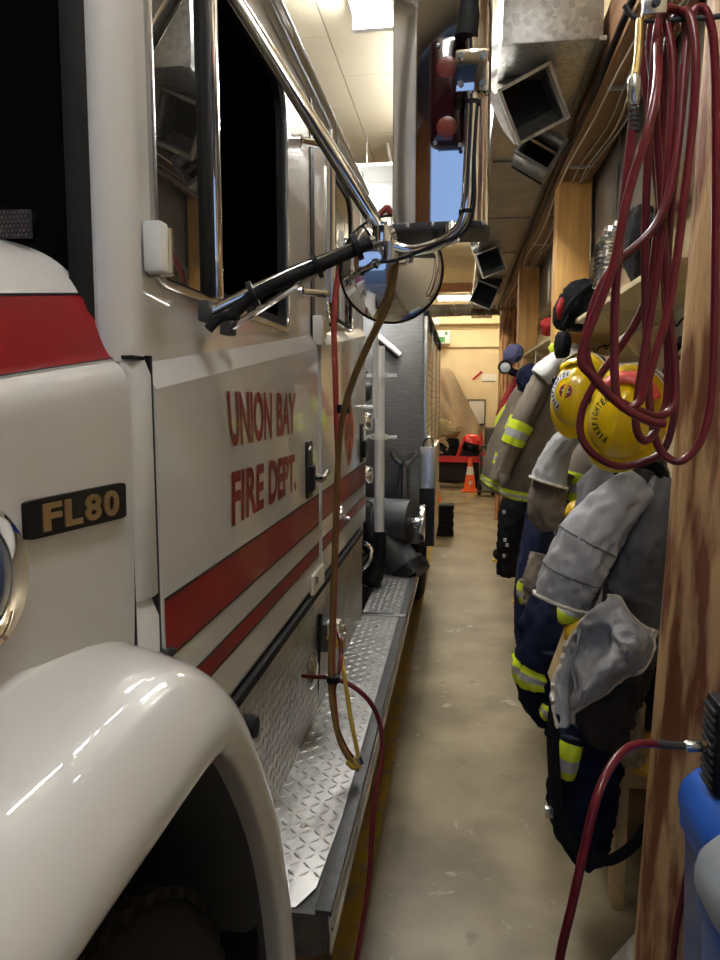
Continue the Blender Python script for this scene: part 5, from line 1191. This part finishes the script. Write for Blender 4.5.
T = Matrix.Translation(hr) @ Matrix.Rotation(.25, 4, 'Y'); b = MB(); b.lathe([(0, .17), (.07, .16), (.13, .125), (.17, .06), (.185, 0), (.18, -.07), (.15, -.10)], 32, T); b.build('shell', M['redh'], t)
b = MB(); b.lathe([(.186, -.01), (.19, -.02), (.186, -.03)], 32, T); b.build('trim_ring', M['silver'], t)
b = MB(); b.grid([[T @ Vector((.19*math.cos(a), .19*math.sin(a), z)) for a in [-2.5+1.7*k/12 for k in range(13)]] for z in (.0, -.08, -.13)]); b.build('visor', M['glass_dark'], t, solid=.006)
b = MB(); b.box((hr.x-.22, 12.5, zt-.03), (hr.x+.16, 12.8, hr.z-.115)); tag(b.build('gear_case', M['black'], bevel=.01), 'black case under the red helmet on the trailer', 'case')
rows = [(448, 421, 12.75, 6, .12), (446, 426, 12.75, 14, .2), (447, 433, 12.75, 13, .2), (447, 440, 12.75, 8, .15)]
tag(garment('khaki_bundle', rows, M['tan'], None, fold=.25, seed=91, freq=4)[0], 'khaki cloth bundle piled on the trailer left of the red helmet', 'bundle')
rows = [(450, 438, 12.7, 8, .12), (449, 446, 12.7, 11, .15), (449, 456, 12.7, 12, .15)]
tag(garment('dark_bundle', rows, M['black_c'], None, fold=.2, seed=92)[0], 'dark cloth bundle under the khaki bundle on the trailer', 'bundle')
b = MB(); c = U(441, 446, Y=12.6); T = Matrix.Translation(c) @ Matrix.Rotation(PI/2, 4, 'X'); b.lathe([(.06, .05), (.13, .05), (.15, 0), (.13, -.05), (.06, -.05)], 24, T); tag(b.build('coiled_hose', M['tan']), 'coiled tan hose at the left of the trailer', 'hose')
b = MB(); b.tube(dense([U(458, 456, Y=12.42), U(461, 446, Y=12.42), U(464, 440, Y=12.45)], .05), .03, 8); tag(b.build('red_pipe', M['redm']), 'red pipe leaning on the trailer beside the helmet', 'pipe')
def cone(label, x, y, s=1.0):
    t = thing('traffic_cone', label, 'cone', (x, y, 0), 'orange traffic cones'); T = Matrix.Translation((x, y, 0))
    b = MB(); b.prism([(x+p[0]*s, y+p[1]*s) for p in rrect(-.17, .17, -.17, .17, .03)], 2, 0, .03); b.build('cone_base', M['orange'], t, bevel=.005)
    b = MB(); b.lathe([(.14*s, .03), (.13*s, .05), (.03*s, .70*s), (.02*s, .71*s), (0, .71*s)], 28, T); b.build('cone_body', M['orange'], t)
    b = MB(); b.lathe([(.083*s, .36*s), (.084*s, .362*s), (.057*s, .53*s), (.056*s, .53*s)], 28, T); b.build('reflective_collar', M['paper'], t)
    b = MB(); b.lathe([(0, .006), (.03, .004), (.034, 0)], 20, Matrix.Translation((x+.01, y-.125*s, .20*s)) @ Matrix.Rotation(math.radians(100), 4, 'X')); b.build('cone_label', M['paper'], t)
    return t
p = U(471.5, 486, Z=0); cone('orange traffic cone with a white collar in front of the red trailer', p.x-.04, 12.1, .80)
p = U(437, 505, Z=0); cone('orange traffic cone mostly hidden behind the truck locker', -.345, 9.6, .95)
t = thing('wheel_chock', 'stack of black ribbed rubber pads on the floor behind the truck locker', 'chock', (-.17, 8.2, 0))
for k in range(7):
    b = MB(); b.prism([(-.19+p[0], 8.25+p[1]) for p in rrect(-.13+.008*(k % 2), .13-.008*(k % 2), -.12, .12, .04)], 2, .052*k, .052*k+.044); b.build('rubber_pad', M['rubber'], t, bevel=.008)
b = MB(); b.box((-.25, 8.2, 0), (-.13, 8.3, .36)); b.build('core', M['black'], t)
# things by the far post
c = U(487, 455, Y=11.6)
t = thing('hand_truck', 'dark red hand cart standing by the far log post', 'cart', (c.x, 11.6, 0))
b = MB(); b.tube([(c.x-.09, 11.6, .1), (c.x-.09, 11.65, .8)], .02, 8); b.tube([(c.x+.09, 11.6, .1), (c.x+.09, 11.65, .8)], .02, 8); b.tube([(c.x-.09, 11.65, .8), (c.x+.09, 11.65, .8)], .02, 8); b.build('frame', M['iron'], t)
for z in (.3, .5, .65):
    b = MB(); b.box((c.x-.09, 11.6, z), (c.x+.09, 11.64, z+.05)); b.build('cross_bar', M['redm'], t)
b = MB(); b.box((c.x-.15, 11.45, .07), (c.x+.15, 11.66, .09)); b.build('toe_plate', M['iron'], t)
for s in (-1, 1):
    T = Matrix.Translation((c.x+s*.11, 11.68, .12)) @ Matrix.Rotation(PI/2, 4, 'Y'); b = MB(); b.lathe([(0, -.03), (.10, -.03), (.12, -.015), (.12, .015), (.10, .03), (0, .03)], 24, T); b.build('wheel', M['rubber'], t)
b = MB(); c = U(489, 445, Y=13.4); b.box((c.x-.06, 13.5, 0), (c.x+.28, 14.1, 1.0)); tag(b.build('dark_cabinet', M['iron'], bevel=.01), 'dark cabinet against the back wall right of the red helmet', 'cabinet')
